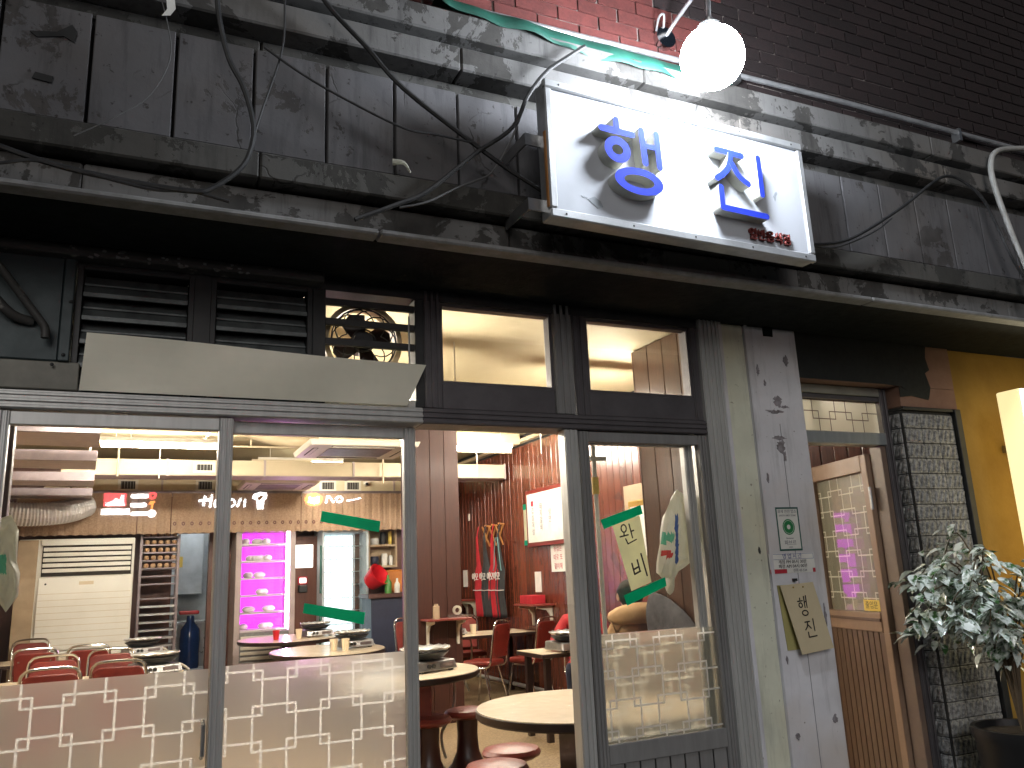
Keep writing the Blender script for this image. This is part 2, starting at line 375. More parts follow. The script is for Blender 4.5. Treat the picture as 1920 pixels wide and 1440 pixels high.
def dup(root, loc, rz, label=None, group=None):
    r = root.copy(); COL.objects.link(r); r.location = loc; r.rotation_euler = (0, 0, rz)
    if label: r['label'] = label
    if group: r['group'] = group
    for ch in list(root.children):
        c = ch.copy(); COL.objects.link(c); c.parent = r
        for g in ch.children:
            d = g.copy(); COL.objects.link(d); d.parent = c
    return r
def struct(o): o['kind'] = 'structure'; return o
def text(name, s, size, mt, parent, loc, rot=(PI/2, 0, 0), ext=.0004, align='CENTER', sx=1):
    cu = bpy.data.curves.new(name, 'FONT'); cu.body = s; cu.size = size; cu.extrude = ext; cu.align_x = align; cu.align_y = 'CENTER'; cu.resolution_u = 3
    t = bpy.data.objects.new(name, cu); COL.objects.link(t)
    bpy.context.view_layer.update()
    me = bpy.data.meshes.new_from_object(t.evaluated_get(bpy.context.evaluated_depsgraph_get()))
    bpy.data.objects.remove(t); bpy.data.curves.remove(cu)
    me.materials.clear(); me.materials.append(MATS[mt])
    o = put(name, me, parent, loc, rot); o.scale = (sx, 1, 1); return o
def quadslab(pts, t, n):   # 4 corners -> slab of thickness t along normal n
    n = Vector(n)*t; P = [Vector(p) for p in pts]
    return MB().add([tuple(p) for p in P]+[tuple(p+n) for p in P], [(0,1,2,3),(7,6,5,4),(1,0,4,5),(2,1,5,6),(3,2,6,7),(0,3,7,4)])
def capsule(a, b, w, n=8):
    ax, az = a; bx, bz = b; t = math.atan2(bz-az, bx-ax); r = w/2; out = []
    for i in range(n+1): q = t-PI/2+PI*i/n; out.append((bx+r*math.cos(q), bz+r*math.sin(q)))
    for i in range(n+1): q = t+PI/2+PI*i/n; out.append((ax+r*math.cos(q), az+r*math.sin(q)))
    return out
def rrect(x0, x1, z0, z1, r, n=5):
    out = []
    for cx, cz, a in ((x1-r, z0+r, -PI/2), (x1-r, z1-r, 0), (x0+r, z1-r, PI/2), (x0+r, z0+r, PI)):
        for i in range(n+1): q = a+PI/2*i/n; out.append((cx+r*math.cos(q), cz+r*math.sin(q)))
    return out
# ================================================================== SETTING
struct(box('pavement', 'pavement_grey', None, -60, 60, -6, .1, -.3, -.06))
struct(box('road', 'asphalt', None, -60, 60, -13.5, -6.01, -.4, -.19))
struct(box('floor', 'floor_tan', None, -1.6, 4.8, .1, 12, -.1, .05))
struct(box('ceiling', 'ceiling_cream', None, -1.6, 4.8, .1, 12, 3.2, 3.34))
wr = struct(box('wall_right', 'groove_dark', None, 4.52, 4.8, .1, 12, .05, 3.2))
pm = MB().box(-.012, .012, -.059, .059, -1.5, 1.5).mesh('plank', 'wood_wall')
for i in range(74):
    put('plank', pm, wr, (4.508+random.uniform(-.002, .002), .2+i*.1235, 1.555), bev=.006, seg=2)
box('cornice', 'duct_cream', wr, 4.44, 4.52, .12, 9.2, 3.09, 3.13)
wb = struct(box('wall_back', 'back_wood', None, .97, 4.8, 9.35, 9.5, .05, 3.2))
box('wall_piece', 'back_wood', wb, -1.6, .50, 9.351, 9.5, .05, 3.2)
box('wall_piece', 'back_wood', wb, .50, .97, 9.351, 9.5, 2.2, 3.2)
struct(box('wall_left', 'plaster_warm', None, -1.75, -1.5, .1, 12, .05, 3.2))
struct(box('wall_kitchen', 'kitchen_white', None, -1.6, 4.8, 11.8, 12, .05, 3.2))
wp = thing('wood_partition', 'dark brown plank partition behind the notice door, right of the hoodie', 'partition')
box('core', 'groove_dark', wp, 3.68, 3.80, .9, 2.44, .05, 3.19)
for i in range(3, 11):
    y = .205+i*.2035; box('board', 'wood_brown', wp, 3.66, 3.68, y, y+.199, .05, 3.19, bev=.004)
box('board', 'wood_brown', wp, 3.66, 3.80, 2.442, 2.46, .05, 3.19, bev=.003)
# ---- wooden column in the room
wc = thing('wood_column', 'square dark red wood column standing inside the open doorway', 'column')
box('core', 'groove_dark', wc, 2.62, 3.06, 5.02, 5.5, .05, 3.19)
for i in range(3):
    x = 2.605+i*.1575; box('board', 'wood_pillar', wc, x, x+.155, 5.0, 5.02, .05, 3.19, bev=.003)
    y = 5.022+i*.16; box('board', 'wood_pillar', wc, 3.06, 3.08, y, y+.157, .05, 3.19, bev=.003)
    box('board', 'wood_pillar', wc, 2.60, 2.62, y, y+.157, .05, 3.19, bev=.003)
# ================================================================== FASCIA
fa = thing('concrete_fascia', 'weathered grey concrete fascia of seamed panels between peeling mouldings', 'fascia')
box('backing', 'groove_dark', fa, -1.6, 6.6, -.44, .09, 2.613, 3.49)
def band(name, mt, y0, z0, z1, seg=1.15, off=0, bev=.006, y1=-.441):
    x = -1.6+off
    while x < 6.6:
        x1 = min(6.6, x+seg); j = random.uniform(-.003, .003)
        box(name, mt, fa, x+.0015, x1-.0015, y0+j, y1, z0, z1, bev=bev); x = x1
band('drip_edge', 'strip_paint', -.512, 2.586, 2.607, 2.3)
band('lower_moulding', 'band_paint', -.478, 2.611, 2.702, 1.4, .0)
band('lower_ledge', 'ledge_paint', -.53, 2.716, 2.808, 1.9, .0)
band('recess_moulding', 'ledge_paint', -.462, 3.212, 3.262, 1.9)
band('cornice_lower', 'band_paint', -.55, 3.263, 3.362, 1.3)
band('cornice_upper', 'band_paint', -.572, 3.386, 3.488, 1.7)
MB().hexa([(-1.6,-.565,3.4885),(6.6,-.565,3.4885),(6.6,-.40,3.4885),(-1.6,-.40,3.4885),(-1.6,-.56,3.491),(6.6,-.56,3.491),(6.6,-.40,3.515),(-1.6,-.40,3.515)]).build('top_slope', 'ledge_paint', fa)
xs = -.203-.2413*5
for i in range(33):
    x = xs+i*.2413
    if x > 6.3: break
    g = .005 if x < 2.4 else .0028
    box('panel', 'panel_paint', fa, x+g, x+.2413-g, -.488+random.uniform(-.002, .002), -.441, 2.829, 3.208, bev=.003)
def hole(pts, mt, y=-.4895, name='hole'):
    MB().prism(pts, y, y+.003).build(name, mt, fa)
hole([(-.352,2.945),(-.30,2.94),(-.297,2.962),(-.345,2.967)], 'groove_dark', -.4915)
hole([(-.37,3.10),(-.30,3.115),(-.26,3.15),(-.245,3.13),(-.25,3.09),(-.28,3.105),(-.35,3.085)], 'groove_dark', -.4915)
sf = thing('soffit', 'flat black painted soffit under the concrete fascia', 'soffit')
box('board', 'soffit_black', sf, -1.6, 6.6, -.44, .02, 2.589, 2.6115)
# ---- brick wall above
bw = thing('brick_wall', 'upper storey wall of red brick with pale mortar joints', 'brick wall')
box('mortar', 'mortar', bw, -1.6, 8.5, -.41, .3, 3.47, 6.3)
bmr = MB().box(-.095, .095, -.006, .03, -.0285, .0285).mesh('brick', 'brick_red')
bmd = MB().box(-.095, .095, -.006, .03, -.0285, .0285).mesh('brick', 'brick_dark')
far = MB()
for r in range(42):
    z = 3.545+r*.067
    for cidx in range(52):
        x = -1.5+cidx*.2+(.1 if r % 2 else 0)+random.uniform(-.002, .002)
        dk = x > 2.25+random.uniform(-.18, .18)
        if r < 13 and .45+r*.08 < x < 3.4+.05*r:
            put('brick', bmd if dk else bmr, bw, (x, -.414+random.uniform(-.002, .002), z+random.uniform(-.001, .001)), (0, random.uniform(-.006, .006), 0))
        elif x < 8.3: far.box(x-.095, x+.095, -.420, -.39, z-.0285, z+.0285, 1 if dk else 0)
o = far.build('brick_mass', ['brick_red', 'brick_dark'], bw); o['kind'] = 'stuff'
# ================================================================== STOREFRONT
st = thing('storefront_frame', 'grey aluminium shopfront frame with plum coloured transom and posts', 'shop frame')
def ribbed(x0, x1, z0, z1, y0, y1, axis, nr, name, mt, par, bev=.002):
    b = MB().box(x0, x1, y0, y1, z0, z1)
    for i in range(nr):
        f0, f1 = (i+.12)/nr, (i+.62)/nr
        if axis == 'x': b.box(x0, x1, y0-.006-.002*(i % 2), y0, z0+(z1-z0)*f0, z0+(z1-z0)*f1)
        else: b.box(x0+(x1-x0)*f0, x0+(x1-x0)*f1, y0-.006-.002*(i % 2), y0, z0, z1)
    return b.build(name, mt, par, bev=bev)
ribbed(-.9, 1.0, 2.035, 2.098, -.035, .10, 'x', 3, 'rail', 'alu', st)
ribbed(1.0, 2.37, 2.035, 2.098, -.034, .10, 'x', 3, 'rail', 'alu_plum', st)
box('sill_panel', 'alu_plum', st, 1.088, 1.598, -.02, .03, 2.1, 2.205, .003)
box('sill_panel', 'alu_plum', st, 1.768, 2.328, -.02, .03, 2.1, 2.205, .003)
ribbed(1.012, 1.086, 2.1, 2.585, -.028, .06, 'z', 3, 'post', 'alu_plum', st)
ribbed(1.60, 1.69, 2.1, 2.585, -.03, .06, 'z', 3, 'post', 'alu_mid', st)
ribbed(1.70, 1.766, 2.1, 2.585, -.02, .06, 'z', 2, 'post', 'alu_plum', st)
ribbed(2.33, 2.372, 2.1, 2.585, -.02, .06, 'z', 1, 'post', 'alu_plum', st)
box('head', 'frame_black', st, -.9, 2.37, -.03, .06, 2.545, 2.5875)
for x0, x1 in ((1.086, 1.60), (1.766, 2.33)):
    pn = box('transom_pane', 'glass', st, x0, x1, .014, .019, 2.205, 2.545)
    b = MB()
    b.box(x0, x1, -.012, .03, 2.205, 2.218).box(x0, x1, -.012, .03, 2.532, 2.545).box(x0, x0+.012, -.012, .03, 2.218, 2.532).box(x1-.012, x1, -.012, .03, 2.218, 2.532)
    b.build('bead', 'alu_plum', st)
ribbed(1.625, 1.69, .0, 2.033, -.03, .03, 'z', 3, 'post', 'alu', st)
ribbed(2.372, 2.492, .0, 2.586, -.04, .10, 'z', 5, 'jamb', 'alu', st)
ribbed(-.50, -.432, .0, 2.033, -.035, .10, 'z', 2, 'jamb', 'alu_plum', st)
box('gap_filler', 'alu', st, -.9, 1.0, -.02, .06, 2.0985, 2.128)
box('threshold', 'alu', st, -.9, 2.37, -.03, .12, -.05, .05)
box('wall_infill', 'duct_paint', st, -1.6, -.50, -.02, .1, 0, 2.585)
# ---- sliding door leaves with frosted film
def lattice(x0, x1, z0, z1, ox, oz, y, names, mts, par, p=.115, s=.030, w=.0085, ph=0):
    R = []
    for i in range(int((x0-ox)/p)-2, int((x1-ox)/p)+2):
        for j in range(int((z0-oz)/p)-2, int((z1-oz)/p)+2):
            if (i+j+ph) % 2: continue
            xa, xb, za, zb = ox+i*p-s/2, ox+(i+1)*p+s/2, oz+j*p-s/2, oz+(j+1)*p+s/2; h = w/2
            R += [(xa-h, xb+h, za-h, za+h), (xa-h, xb+h, zb-h, zb+h), (xa-h, xa+h, za-h, zb+h), (xb-h, xb+h, za-h, zb+h)]
    R = [(max(a, x0), min(b, x1), max(c, z0), min(d, z1)) for a, b, c, d in R]; R = [r for r in R if r[1]-r[0] > 1e-4 and r[3]-r[2] > 1e-4]
    X = sorted({round(v, 5) for r in R for v in r[:2]} | {x0, x1}); Zs = sorted({round(v, 5) for r in R for v in r[2:]} | {z0, z1})
    out = [MB(), MB()]
    for za, zb in zip(Zs, Zs[1:]):
        if zb-za < 1e-5: continue
        zc = (za+zb)/2; row = [r for r in R if r[2] < zc < r[3]]; run = None
        for xa, xb in list(zip(X, X[1:]))+[(None, None)]:
            k = None if xa is None else int(any(r[0] < (xa+xb)/2 < r[1] for r in row))
            if run and run[2] == k: run[1] = xb; continue
            if run and run[1]-run[0] > 1e-6: out[run[2]].add([(run[0], y, za), (run[1], y, za), (run[1], y, zb), (run[0], y, zb)], [(0, 1, 2, 3)])
            run = None if xa is None else [xa, xb, k]
    for q in range(2): out[q].build(names[q], mts[q], par)
def leaf(label, x0, x1, yc, ox, oz, ph, film_top=1.188, sw=.047, mt='alu', filmz=.775, fm='film', group='sliding glass door leaves'):
    t = thing('sliding_door', label, 'sliding door', group=group)
    for xa, xb in ((x0, x0+sw), (x1-sw, x1)): ribbed(xa, xb, .052, 2.03, yc-.017, yc+.017, 'z', 3, 'stile', mt, t)
    box('top_rail', mt, t, x0+sw, x1-sw, yc-.016, yc+.016, 1.985, 2.03, .003)
    box('middle_rail', mt, t, x0+sw, x1-sw, yc-.018, yc+.016, .70, filmz, .003)
    box('bottom_rail', mt, t, x0+sw, x1-sw, yc-.016, yc+.016, .052, .13, .003)
    n = 8; w = (x1-x0-2*sw)/n
    box('panel_core', 'groove_dark', t, x0+sw, x1-sw, yc-.004, yc+.004, .13, .70)
    for i in range(n): box('slat', mt, t, x0+sw+i*w+.004, x0+sw+(i+1)*w-.004, yc-.011, yc-.004, .13, .70, .002)
    pn = box('pane', 'glass', t, x0+sw, x1-sw, yc-.003, yc+.002, filmz, 1.985)
    lattice(x0+sw+.004, x1-sw-.004, filmz+.001, film_top, ox, oz, yc-.0045, ('frosted_film', 'film_pattern'), (fm, 'film_line'), pn, ph=ph, w=.0075)
    return t
l1 = leaf('leftmost sliding glass door with frosted lattice film, in front of red chairs', -.43, .30, -.005, -.269-.115, 1.131, 1)
MB().tube([(.235,-.03,1.03),(.235,-.055,1.02),(.235,-.055,.93),(.235,-.03,.92)], .007).build('handle', 'steel', l1, True)
leaf('sliding glass door with frosted lattice film and two green tape strips', .254, .988, .045, .414, 1.149, 0)
leaf('sliding glass door with handwritten paper taped on, beside the cream post', 1.70, 2.372, -.005, 1.903, 1.150, 0, mt='alu_mid', fm='film_thin')
leaf('open sliding door leaf slid behind the paper notice door', 1.655, 2.33, .055, 1.86, 1.115, 1)
# ---- louvre vents, fan, deflector sheet, duct box
def louvre(label, x0, x1):
    t = thing('louvre_vent', label, 'vent', group='dark louvre vents above the doors')
    for a in ((x0, x0+.02, 2.125, 2.545), (x1-.02, x1, 2.125, 2.545)): box('frame', 'frame_black', t, a[0], a[1], -.03, .05, a[2], a[3], .002)
    for a in ((2.125, 2.15), (2.53, 2.545)): box('frame', 'frame_black', t, x0+.02, x1-.02, -.03, .05, a[0], a[1], .002)
    box('back_plate', 'groove_dark', t, x0+.02, x1-.02, .045, .055, 2.15, 2.53)
    for i in range(5):
        z = 2.50-i*.083
        b = MB().hexa([(x0+.022,-.026,z-.055),(x1-.022,-.026,z-.055),(x1-.022,-.022,z-.055),(x0+.022,-.022,z-.055),(x0+.022,.02,z+.02),(x1-.022,.02,z+.02),(x1-.022,.024,z+.02),(x0+.022,.024,z+.02)])
        b.box(x0+.022, x1-.022, -.034, -.024, z-.068, z-.052); b.box(x0+.022, x1-.022, -.012, -.006, z-.022, z-.014)
        b.build('slat', 'louvre_slat', t, bev=.001)
    return t
louvre('black louvre vent with horizontal slats nearest the diagonal pipe', -.225, .150)
louvre('black louvre vent with horizontal slats next to the round fan', .205, .570)
fb = thing('fan_bay_frame', 'black slatted opening in front of the round cream fan', 'vent frame')
for a in ((.57, .62, 2.10, 2.545), (.975, 1.011, 2.10, 2.545)): box('post', 'frame_black', fb, a[0], a[1], -.03, .05, a[2], a[3], .002)
box('post', 'frame_black', fb, .15, .205, -.03, .05, 2.10, 2.545)
for i, z in enumerate((2.505, 2.425, 2.345)):
    MB().hexa([(.62,-.02,z-.012),(.975,-.02,z-.012),(.975,-.01,z-.016),(.62,-.01,z-.016),(.62,-.022,z+.012),(.975,-.022,z+.012),(.975,-.01,z+.014),(.62,-.01,z+.014)]).build('slat', 'frame_black', fb)
MB().tube([(.952,-.022,2.47),(.952,-.022,2.18)], .0035, 6).build('pull_chain', 'steel', fb)
fn = thing('wall_fan', 'round cream exhaust fan with dark wire guard behind black slats', 'fan')
MB().ring(.782, 2.37, .158, .158, .138, .138, .03, .10, 40).build('rim', 'fan_cream', fn, True)
g = MB()
for rr in (.13, .045): g.tube([(.782+rr*math.cos(t*PI/14), .022, 2.37+rr*math.sin(t*PI/14)) for t in range(29)], .0028, 5)
for k in range(10):
    a = k*PI/5; cx, cz = .782+.066*math.cos(a), 2.37+.066*math.sin(a)
    g.tube([(cx+.062*math.cos(a+t*PI/8), .022, cz+.062*math.sin(a+t*PI/8)) for t in range(-5, 6)], .0026, 5)
g.build('guard', 'frame_black', fn)
for k in range(4):
    a = k*PI/2+.4; c, s_ = math.cos(a), math.sin(a)
    P = [(.02, -.025), (.10, -.05), (.125, .0), (.10, .045), (.02, .025)]
    b = MB().add([(.782+u*c-w*s_, .06+w*.35, 2.37+u*s_+w*c) for u, w in P]+[(.782+u*c-w*s_, .064+w*.35, 2.37+u*s_+w*c) for u, w in P], [(0,1,2,3,4),(9,8,7,6,5)]+[(i, i+5, (i+1) % 5+5, (i+1) % 5) for i in range(5)])
    b.build('blade', 'table_edge', fn)
MB().ring(.782, 2.37, .04, .04, .001, .001, .026, .12, 20).build('motor', 'frame_black', fn, True)
ds = thing('deflector_sheet', 'bare galvanised metal sheet angled out below the louvre vents', 'metal sheet')
b = MB(); nx = 26
for k in range(nx+1):
    u = k/nx
    for j in range(7):
        w = j/6; xb, xt = -.192+u*1.125, -.180+u*1.182
        b.v.append((xb+(xt-xb)*w, -.046-.035*w+.003*math.sin(u*9)*w*(1-w)*4, 2.101+(.190-.034*u+.003*math.sin(u*7))*w))
for k in range(nx):
    for j in range(6): a = k*7+j; b.f.append((a, a+7, a+8, a+1)); b.mi.append(0)
o = b.build('sheet', 'galvanised', ds, False); sm = o.modifiers.new('s', 'SOLIDIFY'); sm.thickness = .0018
db = thing('duct_box', 'dark painted sheet metal box left of the louvre vents', 'duct')
box('casing', 'duct_paint', db, -.95, -.262, -.05, .04, 2.195, 2.585, .004)
box('flange', 'duct_paint', db, -.262, -.228, -.057, .04, 2.195, 2.585, .003)
box('base_plate', 'duct_pale', db, -.95, -.196, -.045, .04, 2.10, 2.194, .003)
for x, z in ((-.245, 2.215), (-.275, 2.18), (-.235, 2.40)): MB().sphere((x, -.06, z), .006, .004, .006, 8, 6).build('bolt', 'rubber', db)
pp = thing('diagonal_pipe', 'grimy black pipe slanting down beside the louvre vents', 'pipe')
MB().tube([(-.52,-.22,2.55),(-.43,-.16,2.46),(-.37,-.12,2.385),(-.315,-.10,2.315),(-.30,-.095,2.29),(-.297,-.095,2.258)], .013, 10, sub=4).build('tube', 'grimy_pipe', pp, True)
MB().tube([(-.60,-.22,2.50),(-.47,-.12,2.40),(-.40,-.08,2.335),(-.34,-.055,2.32)], .016, 10, sub=4).build('tube', 'grimy_pipe', pp, True)
bm_ = thing('overhead_beam', 'black beam with flaking white paint specks under the soffit', 'beam')
MB().box(-.95, .60, -.10, -.031, 2.552, 2.588).build('beam', 'grimy_pipe', bm_, bev=.004)
for k in range(26):
    x = random.choice((-.17, -.08, .02, .04, .06, .1, .18, .24, .31))+random.uniform(-.03, .03); z = 2.545+random.uniform(0, .035)
    n = 6; MB().prism([(x+random.uniform(.002, .008)*math.cos(2*PI*i/n)*1.6, z+random.uniform(.002, .006)*math.sin(2*PI*i/n)) for i in range(n)], -.106, -.1005).build('paint_flake', 'strip_paint', bm_)
# ---- cream post, plaster pillar
cp = thing('cream_post', 'weathered cream painted timber post with a rust stain beside the glass doors', 'post')
MB().box(2.498, 2.652, -.028, .12, -.05, 2.586).build('post', 'cream_paint', cp, bev=.006)
MB().box(2.488, 2.510, -.044, -.0285, -.05, 2.586).build('edge_moulding', 'pillar_paint', cp, bev=.003)
MB().prism([(2.598,1.495),(2.606,1.487),(2.611,1.498),(2.608,1.515),(2.602,1.522),(2.597,1.508)], -.0305, -.0285).build('rust_mark', 'grimy_pipe', cp)
pl = thing('plaster_pillar', 'pale lilac grey plastered pillar with chipped patches carrying the notices', 'pillar')
MB().box(2.655, 2.985, -.03, .35, -.05, 2.586).build('shaft', 'pillar_paint', pl, bev=.008, seg=2)
MB().box(2.655, 2.675, -.036, -.0305, -.05, 2.586).build('edge_moulding', 'pillar_paint', pl, bev=.002)
MB().prism([(2.775,2.54),(2.835,2.54),(2.838,2.59),(2.775,2.589)], -.0335, -.0305).build('dark_patch', 'soffit_black', pl)
def blob(cx, cz, rx, rz, n=22):
    return [(cx+rx*random.uniform(.35, 1.1)*math.cos(2*PI*i/n), cz+rz*random.uniform(.35, 1.1)*math.sin(2*PI*i/n)) for i in range(n)]
for k, (x, z, rx, rz) in enumerate(((2.82,2.215,.035,.035),(2.79,2.16,.06,.012),(2.86,2.185,.035,.01),(2.805,1.99,.035,.04),(2.82,1.94,.012,.035),(2.80,2.03,.05,.012),(2.715,2.36,.012,.03),(2.75,2.30,.01,.02),(2.90,2.42,.02,.03),(2.70,1.83,.008,.03),(2.95,1.2,.008,.05),(2.69,1.02,.006,.02),(2.93,.75,.02,.02),(2.70,.70,.015,.015))):
    MB().prism(blob(x, z, rx, rz), -.0316-.0003*k, -.0304).build('chipped_patch', 'chip', pl)
for x in (2.815,):
    MB().box(x-.0012, x+.0012, -.0318, -.0305, .2, 2.1).build('seam', 'ink_grey', pl)
# ================================================================== SECOND DOORWAY
lt = thing('lintel_wall', 'pink plaster lintel wall half painted black above the side door', 'wall')
box('plaster', 'pink_plaster', lt, 2.987, 4.15, .0, .2, 2.348, 2.586)
box('plaster', 'pink_plaster', lt, 3.708, 4.15, .0, .2, 2.235, 2.346)
MB().prism([(2.988,2.350),(3.60,2.350),(3.72,2.345),(3.80,2.31),(3.93,2.285),(3.955,2.35),(3.93,2.43),(3.968,2.45),(3.95,2.52),(3.966,2.586),(2.988,2.586)], -.005, -.0005).build('black_paint', 'lintel_black', lt)
MB().prism([(3.709,2.285),(3.80,2.295),(3.93,2.278),(3.90,2.30),(3.80,2.312),(3.709,2.345)], -.004, -.0006).build('black_paint', 'lintel_black', lt)
df = thing('side_door_frame', 'dark metal door frame with patterned transom glass beside the pillar', 'door frame')
box('jamb', 'alu_plum', df, 2.987, 3.04, .08, .15, -.05, 2.345, .003)
ribbed(3.645, 3.70, -.05, 2.345, .08, .15, 'z', 2, 'jamb', 'alu_plum', df)
box('inner_jamb', 'door_brown_frame', df, 3.605, 3.644, .085, .16, -.05, 2.03, .003)
box('header', 'duct_pale', df, 3.04, 3.645, .075, .15, 2.298, 2.345, .003)
box('header_bead', 'alu_plum', df, 3.04, 3.645, .085, .15, 2.272, 2.297, .003)
box('middle_rail', 'alu_light', df, 3.04, 3.645, .07, .15, 2.032, 2.098, .004)
pn = box('transom_pane', 'glass', df, 3.04, 3.645, .112, .116, 2.099, 2.271)
lattice(3.04, 3.645, 2.10, 2.27, 3.2, 2.19, .1105, ('frosted_film', 'pane_pattern'), ('film_warm', 'door_brown_frame'), pn, p=.118, s=.04, w=.005)
HX, HY, HA = 3.598, .17, math.radians(106)
dl = thing('side_door', 'tan framed side door swung open with lattice glass and slatted lower panel', 'door', (HX, HY, 0), PI-HA)
# local: x along the leaf from hinge, outer face towards local +y
box('hinge_stile', 'door_tan', dl, .0, .055, -.018, .018, .03, 2.0, .003)
box('lock_stile', 'door_tan', dl, .575, .63, -.018, .018, .03, 2.0, .003)
box('top_rail', 'door_tan', dl, .055, .575, -.018, .018, 1.91, 2.0, .003)
box('lock_rail', 'door_tan', dl, .055, .575, -.022, .022, 1.065, 1.165, .004)
box('bottom_rail', 'door_tan', dl, .055, .575, -.018, .018, .03, .12, .003)
pn = box('pane', 'glass', dl, .055, .575, -.004, .0, 1.165, 1.91)
lattice(.058, .572, 1.166, 1.909, .1, 1.25, -.005, ('frosted_film', 'film_pattern'), ('film_olive', 'film_line_pale'), pn, p=.115, s=.03, w=.007)
box('panel_core', 'door_groove', dl, .055, .575, -.006, .004, .12, 1.065)
for i in range(10): box('slat', 'wood_tan', dl, .057+i*.052, .057+i*.052+.045, .004, .014, .12, 1.065, .0015)
box('bead', 'wood_tan', dl, .058, .572, .022, .028, 1.12, 1.135); 
for z in (.3, 1.7): MB().tube([(-.008, .02, z), (-.008, .02, z+.12)], .009, 8).build('hinge', 'steel', dl, True)
es = thing('door_sticker', 'small yellow sticker with dark lettering on the side door glass', 'sticker', (HX, HY, 0), PI-HA)
box('sheet', 'sticker_yellow', es, .075, .225, .0045, .0052, 1.17, 1.228)
text('lettering', '출입문', .042, 'ink', es, (.15, .0057, 1.199), (PI/2, 0, PI))
# ---- stone look tile pilaster
sw_ = thing('tile_pilaster', 'grey embossed stone tile pilaster between the side door and yellow wall', 'pilaster')
box('grout', 'tile_grout', sw_, 3.712, 4.10, .012, .2, -.05, 2.214)
def tile_mesh(w, h, d):
    b = MB().box(-w/2, w/2, -d, 0, -h/2, h/2)
    for k, (x, s_) in enumerate(((-.30, .10), (.02, .12), (.30, .08))):
        b.hexa([(w*x-.012,-d-.006,-h*.36),(w*x+.004,-d-.006,-h*.36),(w*x+.008,-d+.001,-h*.40),(w*x-.016,-d+.001,-h*.40),(w*(x+s_)-.006,-d-.006,h*.34),(w*(x+s_)+.012,-d-.006,h*.34),(w*(x+s_)+.016,-d+.001,h*.38),(w*(x+s_)-.01,-d+.001,h*.38)])
    return b.mesh('tile', 'stone_tile')
tm = tile_mesh(.125, .078, .010); tr_ = tile_mesh(.092, .078, .008)
for r in range(27):
    z = .04+r*.0815
    if z > 2.19: break
    for c in range(3): put('tile', tm, sw_, (3.777+c*.1285, .011, z), (0, random.choice((0, PI)), 0), bev=.003)
    put('tile', tr_, sw_, (3.711, .066, z), (0, 0, -PI/2), bev=.003)
box('edge_trim', 'frame_black', sw_, 4.102, 4.148, -.02, .2, -.05, 2.232, .003)
box('cap_trim', 'frame_black', sw_, 3.71, 4.101, -.012, .2, 2.216, 2.233, .002)
yw = thing('yellow_wall', 'ochre yellow plaster wall at the right edge by the glowing sign', 'wall')
box('plaster', 'yellow_plaster', yw, 4.15, 8.5, .02, .2, -.05, 2.586)
lb = thing('light_box_sign', 'glowing yellow white box sign at the right edge', 'light box')
emis('lightbox_side', (1.0, .80, .40), .5)
box('lit_face', 'lightbox_yellow', lb, 4.265, 5.395, -.305, -.295, .905, 2.295)
MB().box(4.26, 5.4, -.294, -.16, .9, 2.30).build('lit_body', 'lightbox_side', lb, bev=.01, seg=2)
box('bracket', 'steel', lb, 4.5, 4.54, -.16, .02, 1.3, 1.34); box('bracket', 'steel', lb, 4.5, 4.54, -.16, .02, 2.0, 2.04)
# ================================================================== SHOP SIGN
sg = thing('shop_sign', 'white framed shop sign board with raised blue Korean letters', 'sign')
SGM = Matrix.Translation((1.25, -.735, 0)) @ Matrix.Rotation(math.radians(1.6), 4, 'Z') @ Matrix.Translation((-1.25, .735, 0))
sg.matrix_world = SGM
X0, X1, Z0, Z1, FY = 1.243, 2.488, 2.640, 3.178, -.72
box('case', 'sign_frame', sg, X0+.004, X1-.004, FY+.012, -.655, Z0+.004, Z1-.004, .004)
box('face', 'sign_face', sg, X0+.03, X1-.03, FY, FY+.010, Z0+.03, Z1-.03)
box('frame_bar', 'sign_frame', sg, X0, X1, FY-.012, FY+.0115, Z0, Z0+.034, .005)
box('frame_bar', 'sign_frame', sg, X0, X1, FY-.012, FY+.0115, Z1-.034, Z1, .005)
box('frame_bar', 'sign_frame', sg, X0, X0+.03, FY-.0115, FY+.0115, Z0+.035, Z1-.035, .005)
box('frame_bar', 'sign_frame', sg, X1-.03, X1, FY-.0115, FY+.0115, Z0+.035, Z1-.035, .005)
box('wood_edge', 'hanger_wood', sg, X0-.004, X0-.0005, FY-.004, FY+.010, Z0+.04, Z0+.33)
for i in range(5):
    x = X0+.06+i*(X1-X0-.12)/4
    for z in (Z0+.017, Z1-.017): MB().sphere((x, FY-.0125, z), .004, .002, .004, 8, 6).build('screw', 'rubber', sg)
LY = FY-.045
def strokes(name, caps, rings, arcs=()):
    b = MB(); k = 0
    for a, c, w in caps: b.prism(capsule(a, c, w), LY-k*.0005, FY-.0005+k*.0003, 0, 1); k += 1
    for cx, cz, ax, az, bx, bz in rings: b.ring(cx, cz, ax, az, bx, bz, LY-k*.0005, FY-.0005+k*.0003, 40, 0, 1); k += 1
    for pts, w in arcs:
        P = spline([Vector((p[0], 0, p[1])) for p in pts], 6); l, r = [], []
        for i, p in enumerate(P):
            t = (P[min(i+1, len(P)-1)]-P[max(i-1, 0)]).normalized(); n = Vector((-t.z, 0, t.x))*w/2
            l.append((p.x+n.x, p.z+n.z)); r.append((p.x-n.x, p.z-n.z))
        t = (P[-1]-P[-2]).normalized(); e = []
        for i in range(1, 7):
            q = PI/2-PI*i/7; e.append((P[-1].x+w/2*(math.cos(q)*t.x-math.sin(q)*t.z), P[-1].z+w/2*(math.cos(q)*t.z+math.sin(q)*t.x)))
        b.prism(l+e+r[::-1], LY-k*.0005, FY-.0005+k*.0003, 0, 1); k += 1
    return b.build(name, ['letter_side', 'letter_blue'], sg, bev=0)
